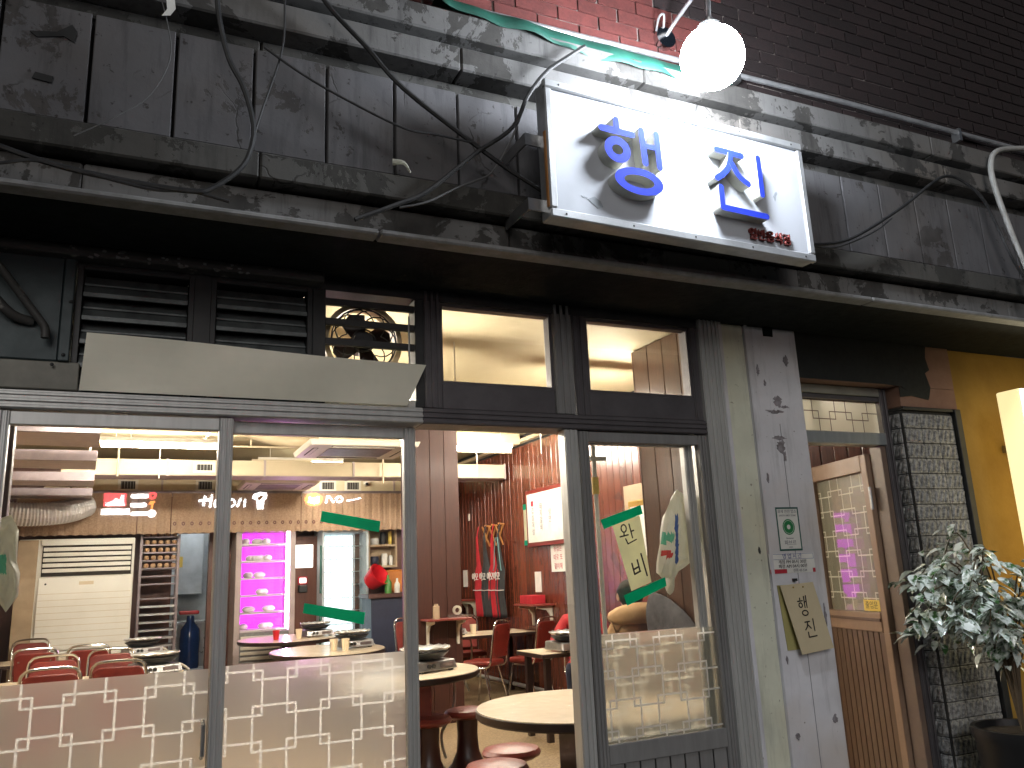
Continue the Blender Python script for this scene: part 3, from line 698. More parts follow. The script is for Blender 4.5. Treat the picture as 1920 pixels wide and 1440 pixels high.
strokes('letter', [((1.519,3.052),(1.519,3.012),.027), ((1.452,3.006),(1.585,3.005),.027), ((1.628,3.032),(1.634,2.900),.027), ((1.638,2.970),(1.692,2.971),.020), ((1.696,3.030),(1.699,2.894),.027)],
        [(1.514,2.929,.056,.052,.024,.020), (1.599,2.818,.107,.053,.066,.025)])
strokes('letter', [((1.984,3.030),(2.110,3.026),.026), ((2.196,3.033),(2.196,2.874),.026), ((1.985,2.868),(1.985,2.784),.026), ((1.985,2.784),(2.205,2.780),.026)],
        [], [([(2.052,3.024),(2.036,2.968),(2.005,2.930),(1.970,2.905)], .026), ([(2.050,2.985),(2.072,2.945),(2.10,2.920),(2.128,2.906)], .026)])
text('small_lettering', '일반음식점', .052, 'letter_red', sg, (2.247, FY-.008, 2.713), ext=.006, sx=.93).modifiers.new('w', 'SOLIDIFY').thickness = .002
for pts in ([(1.40,2.735),(1.43,2.75),(1.455,2.735),(1.465,2.715),(1.44,2.705),(1.425,2.718)], [(2.30,2.905),(2.312,2.925),(2.322,2.93),(2.325,2.92),(2.312,2.905),(2.308,2.885)], [(1.375,2.745),(1.40,2.742),(1.40,2.739),(1.38,2.738)]):
    MB().prism(pts, FY-.0012, FY-.0002).build('worn_patch', 'stain', sg)
for z in (2.68, 2.93):
    b = MB().box(1.185, 1.247, -.675, -.669, z, z+.045); b.box(1.185, 1.191, -.669, -.49, z, z+.045); b.build('bracket', 'steel', sg)
box('bracket', 'steel', sg, 1.5, 1.53, -.655, -.47, 3.0, 3.03); box('bracket', 'steel', sg, 2.2, 2.23, -.655, -.47, 3.0, 3.03)
# ---- globe lamp
gl = thing('globe_lamp', 'brightly lit white globe lamp on a wall arm above the sign', 'lamp')
MB().sphere((1.845, -.935, 3.275), .117, .117, .117, 32, 20).build('globe', 'globe_light', gl, True)
MB().tube([(2.03,-.43,3.745),(2.05,-.52,3.80),(2.02,-.70,3.79),(1.93,-.85,3.65),(1.865,-.92,3.48),(1.845,-.935,3.40)], .009, 10, sub=6).build('arm', 'conduit', gl, True)
MB().lathe([(.0, 0), (.045, 0), (.045, .02), (.02, .035), (.02, .05)], (1.845, -.935, 3.385), 20).build('cap', 'steel', gl, True)
MB().ring(2.03, 3.745, .05, .05, .001, .001, -.45, -.42, 24).build('wall_plate', 'chrome', gl, True)
MB().tube([(2.02,-.45,3.79),(2.005,-.48,3.83),(1.985,-.47,3.82),(1.985,-.44,3.77)], .005, 8, sub=4).build('lead', 'conduit', gl, True)
# ---- conduit pipe, tarp, cables
cd = thing('conduit_pipe', 'long metal conduit pipe running along the top of the fascia', 'pipe')
MB().tube([(-.2,-.45,3.60),(1.3,-.45,3.622),(2.0,-.45,3.638),(3.0,-.45,3.655),(4.5,-.45,3.655),(6.5,-.45,3.655)], .013, 10).build('tube', 'conduit', cd, True)
for x in (.9, 2.4, 3.9): box('clip', 'steel', cd, x, x+.02, -.465, -.418, 3.605, 3.675)
tp = thing('tarp_strip', 'torn green tarpaulin strip along the cornice left of the globe lamp', 'tarp')
b = MB(); n = 40
for i in range(n+1):
    u = i/n; x = .92+u*1.32; wv = .012*math.sin(u*17)+.008*math.sin(u*41)
    top = 3.575+.006*math.sin(u*5); bot = 3.452+.018*math.sin(u*6+1)+.02*(u < .18)*(1-u/.18)*2
    for j in range(4):
        w = j/3; b.v.append((x, -.47-.118*w+wv*w, top*(1-w)+bot*w+.045*math.sin(w*PI)**.8 if 0 < w < 1 else top*(1-w)+bot*w))
for i in range(n):
    for j in range(3): a = i*4+j; b.f.append((a, a+1, a+5, a+4)); b.mi.append(0)
o = b.build('sheet', 'tarp', tp, True); o.modifiers.new('s', 'SOLIDIFY').thickness = .0015
def cable(label, pts, r, mt='rubber', y=None, cat='cable', group='cables slung across the fascia'):
    P = [(p[0], (p[1] if y is None else y)+random.uniform(-.006, .006), p[2]) for p in pts]
    o = MB().tube(P, r, 7, sub=7).build('cable', mt, None, True); return tag(o, label, cat, group)
cable('thick black cable running diagonally down to the left side of the sign', [(.40,-.65,3.55),(.471,-.62,3.37),(.637,-.6,3.228),(.762,-.6,3.102),(1.001,-.6,2.952),(1.142,-.6,2.868),(1.29,-.6,2.80)], .0085)
cable('thin sagging black cable crossing the panels left of the sign', [(.294,-.6,3.139),(.405,-.6,3.078),(.546,-.6,3.016),(.756,-.6,2.947),(.881,-.6,2.949),(1.011,-.6,2.941)], .0042)
cable('heavy black cable loop curving down over the left panels', [(.14,-.62,3.30),(.158,-.6,3.191),(.19,-.6,3.074),(.233,-.6,2.989),(.263,-.6,2.892),(.27,-.6,2.81),(.241,-.6,2.713),(.159,-.6,2.627),(.1,-.6,2.602),(-.059,-.6,2.604),(-.264,-.6,2.625),(-.46,-.6,2.67)], .0085)
cable('thin black cable lying along the left lower moulding', [(-.47,-.6,2.585),(-.39,-.6,2.602),(-.316,-.6,2.626),(-.224,-.6,2.623),(-.114,-.6,2.60),(-.001,-.6,2.59),(.1,-.6,2.603),(.206,-.6,2.585)], .005)
cable('thin black cable dropping from the top edge at the left panels', [(.365,-.6,3.42),(.357,-.6,3.337),(.352,-.6,3.154),(.292,-.6,2.907),(.268,-.6,2.80)], .0035)
cable('twin black cable rising to the upper left corner of the sign', [(1.49,-.63,3.437),(1.415,-.62,3.377),(1.317,-.62,3.288),(1.244,-.6,3.181),(1.171,-.6,3.033),(1.02,-.61,2.897),(.838,-.6,2.723),(.725,-.6,2.656),(.591,-.6,2.585)], .008)
cable('thin grey wire bowing beside the left side of the sign', [(1.231,-.6,3.145),(1.169,-.6,2.99),(1.089,-.6,2.848),(1.026,-.6,2.80),(.955,-.6,2.763),(.837,-.6,2.684),(.743,-.6,2.653)], .004, 'cable_grey')
cable('black cable arching over the panels right of the sign', [(2.50,-.62,2.765),(2.631,-.6,2.778),(2.831,-.6,2.838),(3.173,-.6,3.033),(3.408,-.6,3.196),(3.536,-.6,3.261),(3.651,-.6,3.258),(3.771,-.6,3.185),(3.857,-.6,3.054),(3.926,-.6,2.862),(4.06,-.6,2.70)], .0075)
cable('second thin black cable drooping right of the sign', [(2.50,-.62,2.75),(2.70,-.6,2.77),(2.95,-.6,2.875),(3.10,-.6,2.97)], .004)
cable('loose thin black cable across the left seam of panels', [(-.02,-.6,3.25),(.02,-.6,3.05),(-.03,-.6,2.90),(-.12,-.6,2.80),(-.22,-.6,2.72)], .002, 'cable_grey')
tag(MB().tube([(4.5,-.6,3.60),(4.228,-.6,3.546),(3.973,-.6,3.481),(3.897,-.6,3.385),(3.894,-.6,3.265),(3.942,-.6,3.066),(4.016,-.6,2.817),(4.06,-.6,2.60)], .014, 10, sub=7).build('white_conduit', 'conduit_white', None, True), 'pale flexible conduit bending down the fascia at the right edge', 'conduit')
hs = MB()
for i, (x, z) in enumerate(((.0, 3.32), (.008, 3.25), (.014, 3.195), (.0, 3.165))): hs.v += [(x-.012, -.60-.004*i, z), (x+.012, -.598-.004*i, z+.008)]
for i in range(3): hs.f.append((2*i, 2*i+1, 2*i+3, 2*i+2)); hs.mi.append(0)
o = hs.build('tape_scrap', 'paper_white'); o.modifiers.new('s', 'SOLIDIFY').thickness = .001
tag(o, 'torn white tape scrap hanging at the top left of the fascia', 'tape')
tw = tag(MB().tube([(.74,-.535,2.85),(.775,-.55,2.845),(.80,-.545,2.815)], [.012, .002], 8, sub=4).build('plastic_scrap', 'bag_plastic', None, True), 'pale plastic scrap stuck on the ledge left of the sign', 'scrap')
# ================================================================== PAPERS, TAPES, NOTICES
def slab(name, pts, mt, parent=None, t=.0006, n=(0, 1, 0)): return quadslab(pts, t, n).build(name, mt, parent)
gt = tag(slab('tape_strip', [(.621,.038,1.668),(.842,.038,1.624),(.848,.038,1.666),(.626,.038,1.706)], 'green_tape'), 'upper green tape strip stuck on the second glass door', 'tape', 'green tape strips on the glass door')
gt = tag(slab('tape_strip', [(.562,.038,1.346),(.782,.038,1.293),(.788,.038,1.335),(.567,.038,1.380)], 'green_tape'), 'lower green tape strip stuck on the second glass door', 'tape', 'green tape strips on the glass door')
pa = thing('paper_notice', 'yellowish paper strip with black brush writing taped on glass door', 'notice')
slab('sheet', [(1.913,-.0095,1.357),(2.016,-.0095,1.389),(1.983,-.0095,1.671),(1.841,-.0095,1.635)], 'paper_cream', pa)
slab('tape', [(1.800,-.0105,1.616),(1.999,-.0105,1.678),(1.991,-.0105,1.716),(1.785,-.0105,1.655)], 'green_tape', pa)
slab('tape', [(1.886,-.0105,1.299),(2.091,-.0105,1.370),(2.087,-.0105,1.407),(1.873,-.0105,1.341)], 'green_tape', pa)
def brush(parent, segs, y, w, mt='ink'):
    b = MB(); k = 0
    for pts in segs:
        for i in range(len(pts)-1): b.prism(capsule(pts[i], pts[i+1], w*(1 if i % 2 == 0 else .85), 4), y-k*.00002, y+.0004-k*.00001); k += 1
    return b.build('brush_writing', mt, parent)
def circ(cx, cz, rx, rz, n=12): return [(cx+rx*math.cos(2*PI*i/n), cz+rz*math.sin(2*PI*i/n)) for i in range(n+1)]
brush(pa, [circ(1.897, 1.617, .013, .016), [(1.897,1.598),(1.896,1.585)], [(1.876,1.582),(1.917,1.590)], [(1.925,1.635),(1.938,1.577)], [(1.932,1.604),(1.946,1.608)], [(1.903,1.573),(1.913,1.552),(1.957,1.570)]], -.0101, .0062)
brush(pa, [[(1.925,1.470),(1.935,1.425)], [(1.935,1.425),(1.965,1.437)], [(1.953,1.484),(1.963,1.437)], [(1.932,1.445),(1.957,1.455)], [(1.974,1.509),(1.997,1.418)]], -.0101, .0075)
ct = thing('clear_tape_scraps', 'torn clear tape scraps left around the paper notice', 'tape')
for pts in ([(1.85,1.745),(1.885,1.775),(1.905,1.745),(1.90,1.735)], [(1.82,1.50),(1.84,1.525),(1.885,1.44),(1.875,1.405)]):
    MB().prism(pts, -.0095, -.0090).build('scrap', 'clear_plastic', ct)
gn = thing('safety_notice', 'small green framed notice with a round green emblem on the pillar', 'notice')
box('sheet', 'paper_white', gn, 2.722, 2.86, -.0325, -.0312, 1.498, 1.699)
b = MB(); b.box(2.722, 2.86, -.0332, -.0326, 1.498, 1.506).box(2.722, 2.86, -.0332, -.0326, 1.691, 1.699).box(2.722, 2.729, -.0332, -.0326, 1.506, 1.691).box(2.853, 2.86, -.0332, -.0326, 1.506, 1.691); b.build('border', 'ink_green_dark', gn)
b = MB(); b.ring(2.791, 1.607, .0365, .0365, .031, .031, -.0331, -.0326, 32); b.ring(2.791, 1.607, .029, .029, .011, .011, -.0331, -.0326, 28); b.build('emblem', 'ink_green', gn)
text('lettering', '화재 안전 업소', .019, 'ink_grey', gn, (2.791, -.0329, 1.678)); text('lettering', 'SAFETY FIRST ZONE', .0115, 'ink_grey', gn, (2.791, -.0329, 1.660))
text('lettering', '파브르', .026, 'ink_grey', gn, (2.791, -.0329, 1.533)); text('lettering', 'www', .01, 'ink_grey', gn, (2.791, -.0329, 1.515)); text('lettering', 'Restaurant', .01, 'ink_grey', gn, (2.791, -.0329, 1.555))
hn = thing('hours_notice', 'white opening hours sign with red bottom band on the pillar', 'notice')
box('sheet', 'paper_white', hn, 2.652, 2.924, -.0325, -.0312, 1.397, 1.486)
b = MB(); b.box(2.656, 2.92, -.0331, -.0326, 1.459, 1.4605).box(2.656, 2.92, -.0331, -.0326, 1.4825, 1.484).box(2.656, 2.6575, -.0331, -.0326, 1.4605, 1.4825).box(2.9185, 2.92, -.0331, -.0326, 1.4605, 1.4825); b.build('border', 'ink_blue', hn)
text('lettering', '영 업 시 간', .026, 'ink_blue', hn, (2.79, -.0329, 1.472))
text('lettering', '개점 PM 05시 30분', .020, 'ink', hn, (2.79, -.0329, 1.447), sx=1.1); text('lettering', '폐점 AM 04시 00분', .020, 'ink', hn, (2.79, -.0329, 1.427), sx=1.1)
box('red_band', 'ink_red', hn, 2.652, 2.75, -.0331, -.0326, 1.397, 1.416); box('red_band', 'ink_red', hn, 2.908, 2.924, -.0331, -.0326, 1.397, 1.416)
text('lettering', '전화 47-534', .017, 'ink_grey', hn, (2.83, -.0329, 1.407))
pq = thing('name_plaque', 'tilted tan card plaque with black Korean lettering hung on the pillar', 'plaque')
slab('back_card', [(2.700,-.034,1.06),(2.84,-.034,1.06),(2.82,-.034,1.345),(2.68,-.034,1.345)], 'board_olive', pq, .003, (0, 1, 0))
slab('card', [(2.746,-.072,1.041),(2.937,-.072,1.056),(2.881,-.05,1.352),(2.683,-.05,1.344)], 'board_tan', pq, .003, (0, 1, 0))
for x in (2.757, 2.815): MB().sphere((x, -.053, 1.333), .004, .003, .004, 8, 6).build('pin', 'brass', pq)
def plq(p): # lettering follows the card
    return (p[0], p[1])
b = MB(); SG = [[(2.783,1.284),(2.783,1.276)], [(2.768,1.270),(2.797,1.272)], circ(2.783, 1.253, .010, .010), [(2.806,1.290),(2.808,1.238)], [(2.806,1.266),(2.818,1.267)], [(2.818,1.293),(2.820,1.235)], circ(2.802, 1.218, .017, .011),
      [(2.790,1.178),(2.818,1.180)], [(2.806,1.178),(2.800,1.158),(2.788,1.145)], [(2.806,1.165),(2.822,1.150)], [(2.838,1.190),(2.842,1.138)], [(2.800,1.134),(2.802,1.112),(2.848,1.116)]]
k = 0
for pts in SG:
    for i in range(len(pts)-1):
        zc = (pts[i][1]+pts[i+1][1])/2; y = -.072+(zc-1.05)/.3*.022-.0012-k*.00003
        b.prism(capsule(pts[i], pts[i+1], .0055, 4), y, y+.0009); k += 1
b.build('lettering', 'ink', pq)
box('hook', 'rubber', pq, 2.775, 2.79, -.05, -.031, 1.36, 1.372)
# ================================================================== PLANT
po = thing('plant_pot', 'tall black plant pot at the bottom right by the tile pilaster', 'pot', (3.78, -.32, 0))
MB().lathe([(.14, -.06), (.16, 0), (.205, .60), (.215, .62), (.215, .66), (.195, .66), (.19, .62), (.0, .62)], n=32).build('bowl', 'pot_black', po, True)
MB().lathe([(.0, .60), (.188, .60), (.185, .632), (.0, .64)], n=20).build('earth', 'soil', po)
sh = thing('leafy_shrub', 'bushy potted shrub with glossy leaves in front of the yellow wall', 'shrub', (3.78, -.32, .62))
def leafmesh(L, wd, cup, droop):
    b = MB(); S = [(0, .0), (.12, .55), (.35, 1), (.6, .92), (.82, .5), (1, .0)]
    for (t, w) in S:
        z = -droop*t*t*L
        b.v += [(L*t, -wd*w, z+cup*w*wd), (L*t, 0, z), (L*t, wd*w, z+cup*w*wd)]
    for i in range(5):
        a = 3*i; b.f += [(a, a+3, a+4, a+1), (a+1, a+4, a+5, a+2)]; b.mi += [0, 0]
    return b.mesh('leaf', 'leaf_green_glint', True)
LM = [leafmesh(.070, .019, .35, .3), leafmesh(.058, .016, .5, .15), leafmesh(.082, .021, .3, .45)]
br = []
for k in range(30):
    a = random.uniform(0, 2*PI); l = random.uniform(.16, .46); h = random.uniform(.50, .98)
    if k < 19: a = PI+random.uniform(-.8, .8); l = random.uniform(.25, .62); h = random.uniform(.52, .96)
    P = [Vector((0, 0, 0)), Vector((.04*math.cos(a), .04*math.sin(a), h*.6)), Vector((l*.5*math.cos(a), l*.35*math.sin(a), h*.98)), Vector((l*math.cos(a), l*.6*math.sin(a), h*random.uniform(.74, .92)))]
    br.append(spline(P, 8)); MB().tube(P, [.006, .002], 6, sub=6).build('stem', 'stem', sh, True)
def leafpose():
    P = random.choice(br); u = random.uniform(.18, 1)**.65; i = min(len(P)-1, int(u*(len(P)-1))); p = P[i]
    t = (P[min(i+1, len(P)-1)]-P[max(0, i-1)]).normalized()
    a = math.atan2(t.y, t.x)+random.choice((-1, 1))*random.uniform(.3, 1.5); s_ = random.uniform(.75, 1.25)
    return p+Vector((random.gauss(0, .024), random.gauss(0, .024), random.gauss(0, .022))), (random.gauss(0, .3), random.gauss(.28, .25), a), s_
PO = [leafpose() for k in range(840)]
PO.sort(key=lambda q: q[0].y+.4*q[0].x)       # the leaves nearest the street are objects, the rest one mass
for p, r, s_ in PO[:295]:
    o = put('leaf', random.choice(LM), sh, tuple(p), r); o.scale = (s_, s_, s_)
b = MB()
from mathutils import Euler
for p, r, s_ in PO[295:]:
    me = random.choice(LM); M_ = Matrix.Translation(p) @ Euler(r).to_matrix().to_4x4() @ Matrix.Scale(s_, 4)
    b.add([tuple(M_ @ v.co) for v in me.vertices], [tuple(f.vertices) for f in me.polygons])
o = b.build('leaf_mass', 'leaf_green_glint', sh, True); o['kind'] = 'stuff'
# ================================================================== ACROSS THE STREET (seen in the glass)
ob = thing('opposite_building', 'dark building across the street mirrored in the glass doors', 'building')
box('wall', 'night_wall', ob, -12, 16, -14.5, -14.0, -.3, 4.2); box('kerb', 'pavement_grey', ob, -12, 16, -14.0, -13.5, -.3, -.05)
def nsign(label, x, z, parts):
    t = thing('neon_sign', label, 'neon sign', (x, -13.98, z), 0, 'lit signs across the street mirrored in the glass')
    for nm, mt, b in parts: b.build(nm, mt, t)
K = 17/14.0; zz = lambda z: 1.45+(z-1.45)*1.214
def bar(x0, x1, z0, z1, y=.04): return MB().box(x0, x1, .02, y, z0, z1)
nsign('red lit sign with white peak emblem mirrored in the leftmost glass door', -.36, zz(2.80), [('lit_box', 'neon_red', bar(-.19, .19, -.09, .15)), ('emblem', 'neon_white', MB().prism([(-.16,-.04),(-.05,.0),(.02,.06),(.08,.02),(.1,.11),(.15,.12),(.16,-.04)], .045, .055)), ('lettering', 'neon_white', bar(-.15, .17, -.085, -.05, .055)), ('lettering', 'neon_white', bar(-.22, .26, -.25, -.14, .05))])
nsign('three stacked lit shop names with red and orange emblems mirrored in the glass', .09, zz(2.74), [('lettering', 'neon_white', MB().prism(capsule((-.15,.17),(.08,.17), .08), .02, .05)), ('lettering', 'neon_white', MB().prism(capsule((-.15,0),(.06,0), .08), .02, .05)), ('lettering', 'neon_white', MB().prism(capsule((-.14,-.16),(.1,-.16), .07), .02, .05)), ('emblem', 'neon_red', MB().ring(.19, .18, .075, .07, .03, .03, .02, .05, 20)), ('emblem', 'neon_orange', MB().prism([(.12,.0),(.16,.07),(.25,.08),(.22,.04),(.2,-.07),(.17,-.06),(.18,.02)], .02, .05)), ('emblem', 'neon_white', MB().ring(.19, -.16, .08, .07, .001, .001, .02, .05, 20))])
nsign('white brush style lit sign mirrored between the two glass doors', 1.42, zz(2.755), [('lettering', 'neon_white', MB().prism(capsule((-.3,.06),(-.12,.08), .05), .02, .05)), ('lettering', 'neon_white', MB().prism(capsule((-.22,-.02),(-.2,.14), .05), .02, .052)), ('lettering', 'neon_white', MB().prism(capsule((-.1,-.06),(-.08,.16), .04), .02, .054)), ('lettering', 'neon_white', MB().ring(.03, .0, .07, .09, .035, .05, .02, .05, 18)), ('lettering', 'neon_white', MB().ring(.30, .03, .085, .09, .05, .05, .02, .05, 18)), ('lettering', 'neon_white', MB().prism(capsule((.42,-.04),(.47,.1), .045), .02, .05)), ('lettering', 'neon_white', MB().prism(capsule((.55,-.04),(.56,.08), .04), .02, .05))])
nsign('white lit emblem with a black crescent mirrored in the second glass door', 2.26, zz(2.80), [('emblem', 'neon_white', MB().prism([(-.05,-.15),(.07,-.16),(.09,.0),(.15,.1),(.13,.17),(.02,.19),(-.12,.14),(-.15,.06),(-.06,.03)], .02, .05)), ('mark', 'rubber', MB().prism([(-.06,.06),(.03,.12),(.07,.11),(.0,.02)], .052, .06))])
nsign('orange lit oval sign with white lettering mirrored in the second glass door', 3.42, zz(2.83), [('lit_oval', 'neon_orange', MB().ring(-.08, 0, .19, .14, .001, .001, .02, .045, 28)), ('emblem', 'neon_white', MB().prism([(-.2,-.06),(-.18,.06),(-.08,.03),(.03,.07),(.04,-.06),(-.07,-.1)], .047, .055)), ('lettering', 'neon_white', MB().prism(capsule((.18,-.06),(.2,.06), .045), .02, .05)), ('lettering', 'neon_white', MB().prism(capsule((.25,.05),(.32,-.05), .045), .02, .05)), ('lettering', 'neon_white', MB().ring(.45, .0, .085, .075, .045, .035, .02, .05, 20)), ('lettering', 'neon_white', MB().prism(capsule((.62,-.03),(.9,.02), .03), .02, .05))])
# ================================================================== ROOM: ceiling gear
def fixture(label, x0, x1, y, z):
    t = thing('strip_light', label, 'strip light', group='ceiling strip lights in the room')
    MB().hexa([(x0,y-.025,z+.03),(x1,y-.025,z+.03),(x1,y+.025,z+.03),(x0,y+.025,z+.03),(x0,y-.03,z+.075),(x1,y-.03,z+.075),(x1,y+.03,z+.075),(x0,y+.03,z+.075)]).build('housing', 'white_plastic', t)
    MB().tube([(x0+.02, y, z), (x1-.02, y, z)], .021, 10).build('lit_tube', 'tube_light', t, True)
    for x in (x0+.15, x1-.15): MB().tube([(x, y, z+.07), (x, y, 3.2)], .005, 6).build('hanger', 'white_plastic', t)
    MB().tube([((x0+x1)/2, y-.04, z), ((x0+x1)/2, y-.04, z-.33)], .005, 6).build('pull_cord', 'white_plastic', t)
fixture('bright strip light hanging over the left chairs and floor air conditioner', -.36, .74, 5.7, 2.84)
fixture('bright strip light seen past the wood column through the open doorway', 3.12, 4.08, 5.78, 2.90)
fixture('strip light behind the door transom on the left', -.6, .5, 2.6, 2.70)
fixture('strip light behind the door transom in the middle', 1.1, 2.3, 2.6, 2.70)
fixture('strip light glowing low in the right transom window', 3.15, 4.25, 2.9, 2.84)
fixture('added fill light high behind the transom bar on the left', -1.0, .2, 4.45, 3.0)  # unseen tube added to brighten the left half of the room
fixture('added fill light high behind the transom bar near the column', 3.35, 4.35, 4.6, 3.0)  # another unseen tube, added to brighten the right half
fixture('far strip light near the back ducts', 1.4, 2.5, 7.8, 2.98)
kl = thing('kitchen_light', 'cold kitchen strip light beyond the tray rack', 'strip light')
MB().tube([(.2, 10.7, 2.7), (1.6, 10.7, 2.7)], .03, 10).build('lit_tube', 'neon_white', kl, True)
cb = thing('ceiling_beams', 'cream painted beams crossing the ceiling behind the transom windows', 'beams')
for y, w, d in ((1.35, .22, .09), (3.9, .3, .17), (6.3, .3, .14)): box('beam', 'ceiling_cream', cb, -1.5, 4.44, y, y+w, 3.2-d, 3.199, .01)
tag(MB().tube([(1.62,1.9,3.19),(1.63,1.9,2.99)], .004, 6).build('ceiling_hook', 'strip_paint'), 'thin wire hanging from the cream ceiling in the left transom window', 'wire')
def duct(label, y0, y1, z0, z1, x0, x1, vents):
    t = thing('ceiling_duct', label, 'duct', group='cream ducts along the back ceiling'); x = x0; k = 0
    while x < x1-.05:
        xe = min(x1, x+1.05); box('section', 'duct_cream', t, x+.004, xe-.004, y0, y1, z0, z1, .006); box('joint', 'duct_lilac', t, xe-.012, xe+.012, y0-.01, y1+.01, z0-.01, z1+.008); x = xe
    box('underside', 'duct_lilac', t, x0, x1, y0+.01, y1-.01, z0-.004, z0-.0005)
    for vx in vents:
        f = box('vent_frame', 'white_plastic', t, vx-.12, vx+.12, y0-.012, y0-.001, z0+.03, z1-.03, .003)
        box('vent_grille', 'dark_slot', f, vx-.085, vx+.085, y0-.0155, y0-.0125, z0+.052, z1-.052)
        for q in range(5): box('vent_slat', 'strip_paint', f, vx-.08+q*.035, vx-.072+q*.035, y0-.019, y0-.0158, z0+.053, z1-.053)
duct('nearer cream ceiling duct with one grille above the strip light', 6.8, 7.2, 2.69, 2.865, -.75, 4.43, (.684,))
duct('farther cream ceiling duct with a row of grilles above the brown valance', 8.62, 9.05, 2.68, 2.885, -.75, 4.43, (-.106, .832, 2.473, 2.834))
box_ = thing('duct_elbow', 'cream duct elbow angling down at the left end of the ceiling duct', 'duct')
MB().hexa([(-1.05,8.55,2.35),(-.76,8.55,2.66),(-.76,9.05,2.66),(-1.05,9.05,2.35),(-1.05,8.55,2.75),(-.76,8.55,2.885),(-.76,9.05,2.885),(-1.05,9.05,2.75)]).build('section', 'duct_cream', box_, bev=.005)
dm = thing('security_camera', 'small white dome camera on the farther ceiling duct', 'camera')
MB().sphere((3.03, 8.60, 2.83), .05, .05, .05, 16, 10).build('dome', 'white_plastic', dm, True); MB().sphere((3.025, 8.555, 2.81), .02, .02, .02, 10, 8).build('lens', 'rubber', dm, True)
def cassette(label, x0, x1, y0, y1, z, up_):
    t = thing('ceiling_cassette', label, 'air conditioner', group='ceiling cassette units')
    box('body', 'duct_cream', t, x0+.1, x1-.1, y0+.1, y1-.1, z+.05, up_)
    MB().hexa([(x0+.02,y0+.02,z),(x1-.02,y0+.02,z),(x1-.02,y1-.02,z),(x0+.02,y1-.02,z),(x0,y0,z+.05),(x1,y0,z+.05),(x1,y1,z+.05),(x0,y1,z+.05)]).build('panel', 'white_plastic', t, bev=.006)
    xm0, xm1, ym0, ym1 = x0+.22, x1-.22, y0+.2, y1-.2
    box('intake_grille', 'rack_steel', t, xm0, xm1, ym0, ym1, z-.004, z-.0005)
    for a in ((xm0, xm1, y0+.07, y0+.12), (xm0, xm1, y1-.12, y1-.07), (x0+.07, x0+.12, ym0, ym1), (x1-.12, x1-.07, ym0, ym1)):
        f = box('slot', 'dark_slot', t, a[0], a[1], a[2], a[3], z-.003, z-.0005)
        box('flap', 'white_plastic', f, a[0]+.01, a[1]-.01, a[2]+.012, a[3]-.012, z-.008, z-.0035)
cassette('large white ceiling cassette air conditioner with open slots, nearer one', 1.38, 2.42, 4.25, 5.12, 2.655, 3.1)
cassette('violet tinted ceiling cassette farther back above the glowing fridge', 1.2, 2.15, 7.5, 8.4, 2.69, 3.0)
cc = thing('ceiling_conduits', 'thin cream conduits and drop rods crossing the ceiling above the strip light', 'conduit')
for P in ([(-1.3,5.3,2.93),(2.4,5.3,2.93)], [(-1.3,6.5,2.98),(4.4,6.5,2.98)], [(.95,5.3,2.93),(.95,5.3,3.19)], [(1.15,6.5,2.98),(1.15,6.5,3.19)], [(-.2,6.72,2.66),(-.2,6.72,3.19)], [(2.75,6.72,2.6),(2.75,6.72,3.19)], [(.35,8.56,2.3),(.35,8.56,2.68)], [(.62,5.3,2.93),(.62,6.5,2.98)], [(3.2,8.56,2.45),(3.2,8.56,2.68)]):
    MB().tube(P, .012, 7).build('conduit', 'duct_cream', cc, True)
fd = thing('flexible_duct', 'cream flexible duct curving into the nearer ceiling cassette', 'duct')
MB().tube([(.45,5.0,3.05),(.8,4.95,2.93),(1.15,4.9,2.80),(1.5,4.8,2.76)], .055, 12, sub=8).build('tube', 'duct_cream', fd, True)
for i, y in enumerate((3.2, 4.55, 5.95, 7.35)):
    t = thing('hanging_canopy', ('nearest', 'second nearest', 'third', 'farthest')[i]+' of the four pale canopy boards hung along the left wall', 'canopy', group='canopy boards hung along the left wall')
    MB().hexa([(-1.45,y,2.55),(-.25-.07*i,y,2.53),(-.29-.07*i,y+.9,2.56),(-1.45,y+.9,2.58),(-1.45,y,2.60),(-.25-.07*i,y,2.58),(-.29-.07*i,y+.9,2.60),(-1.45,y+.9,2.62)]).build('board', 'duct_lilac', t)
    box('edge_bar', 'rack_steel', t, -1.45, -.245-.07*i, y-.03, y-.001, 2.515, 2.60)
    MB().tube([(-.3-.07*i, y-.01, 2.60), (-.3-.07*i, y-.01, 3.2)], .008, 6).build('hanger', 'white_plastic', t)
sd = thing('silver_flex_duct', 'silver corrugated foil duct at the far left below the canopies', 'duct')
P = spline([Vector((-1.45, 7.9, 2.38)), Vector((-1.1, 7.95, 2.36)), Vector((-.75, 8.05, 2.40)), Vector((-.55, 8.3, 2.5))], 22)
b = MB(); n = 14
for i in range(len(P)-1): pass
b.tube(P, .13, n)
for i in range(len(P)):
    f = 1+.09*(i % 2)
    for j in range(n):
        v = Vector(b.v[i*n+j]); b.v[i*n+j] = tuple(P[i]+(v-P[i])*f)
b.build('tube', 'foil', sd)
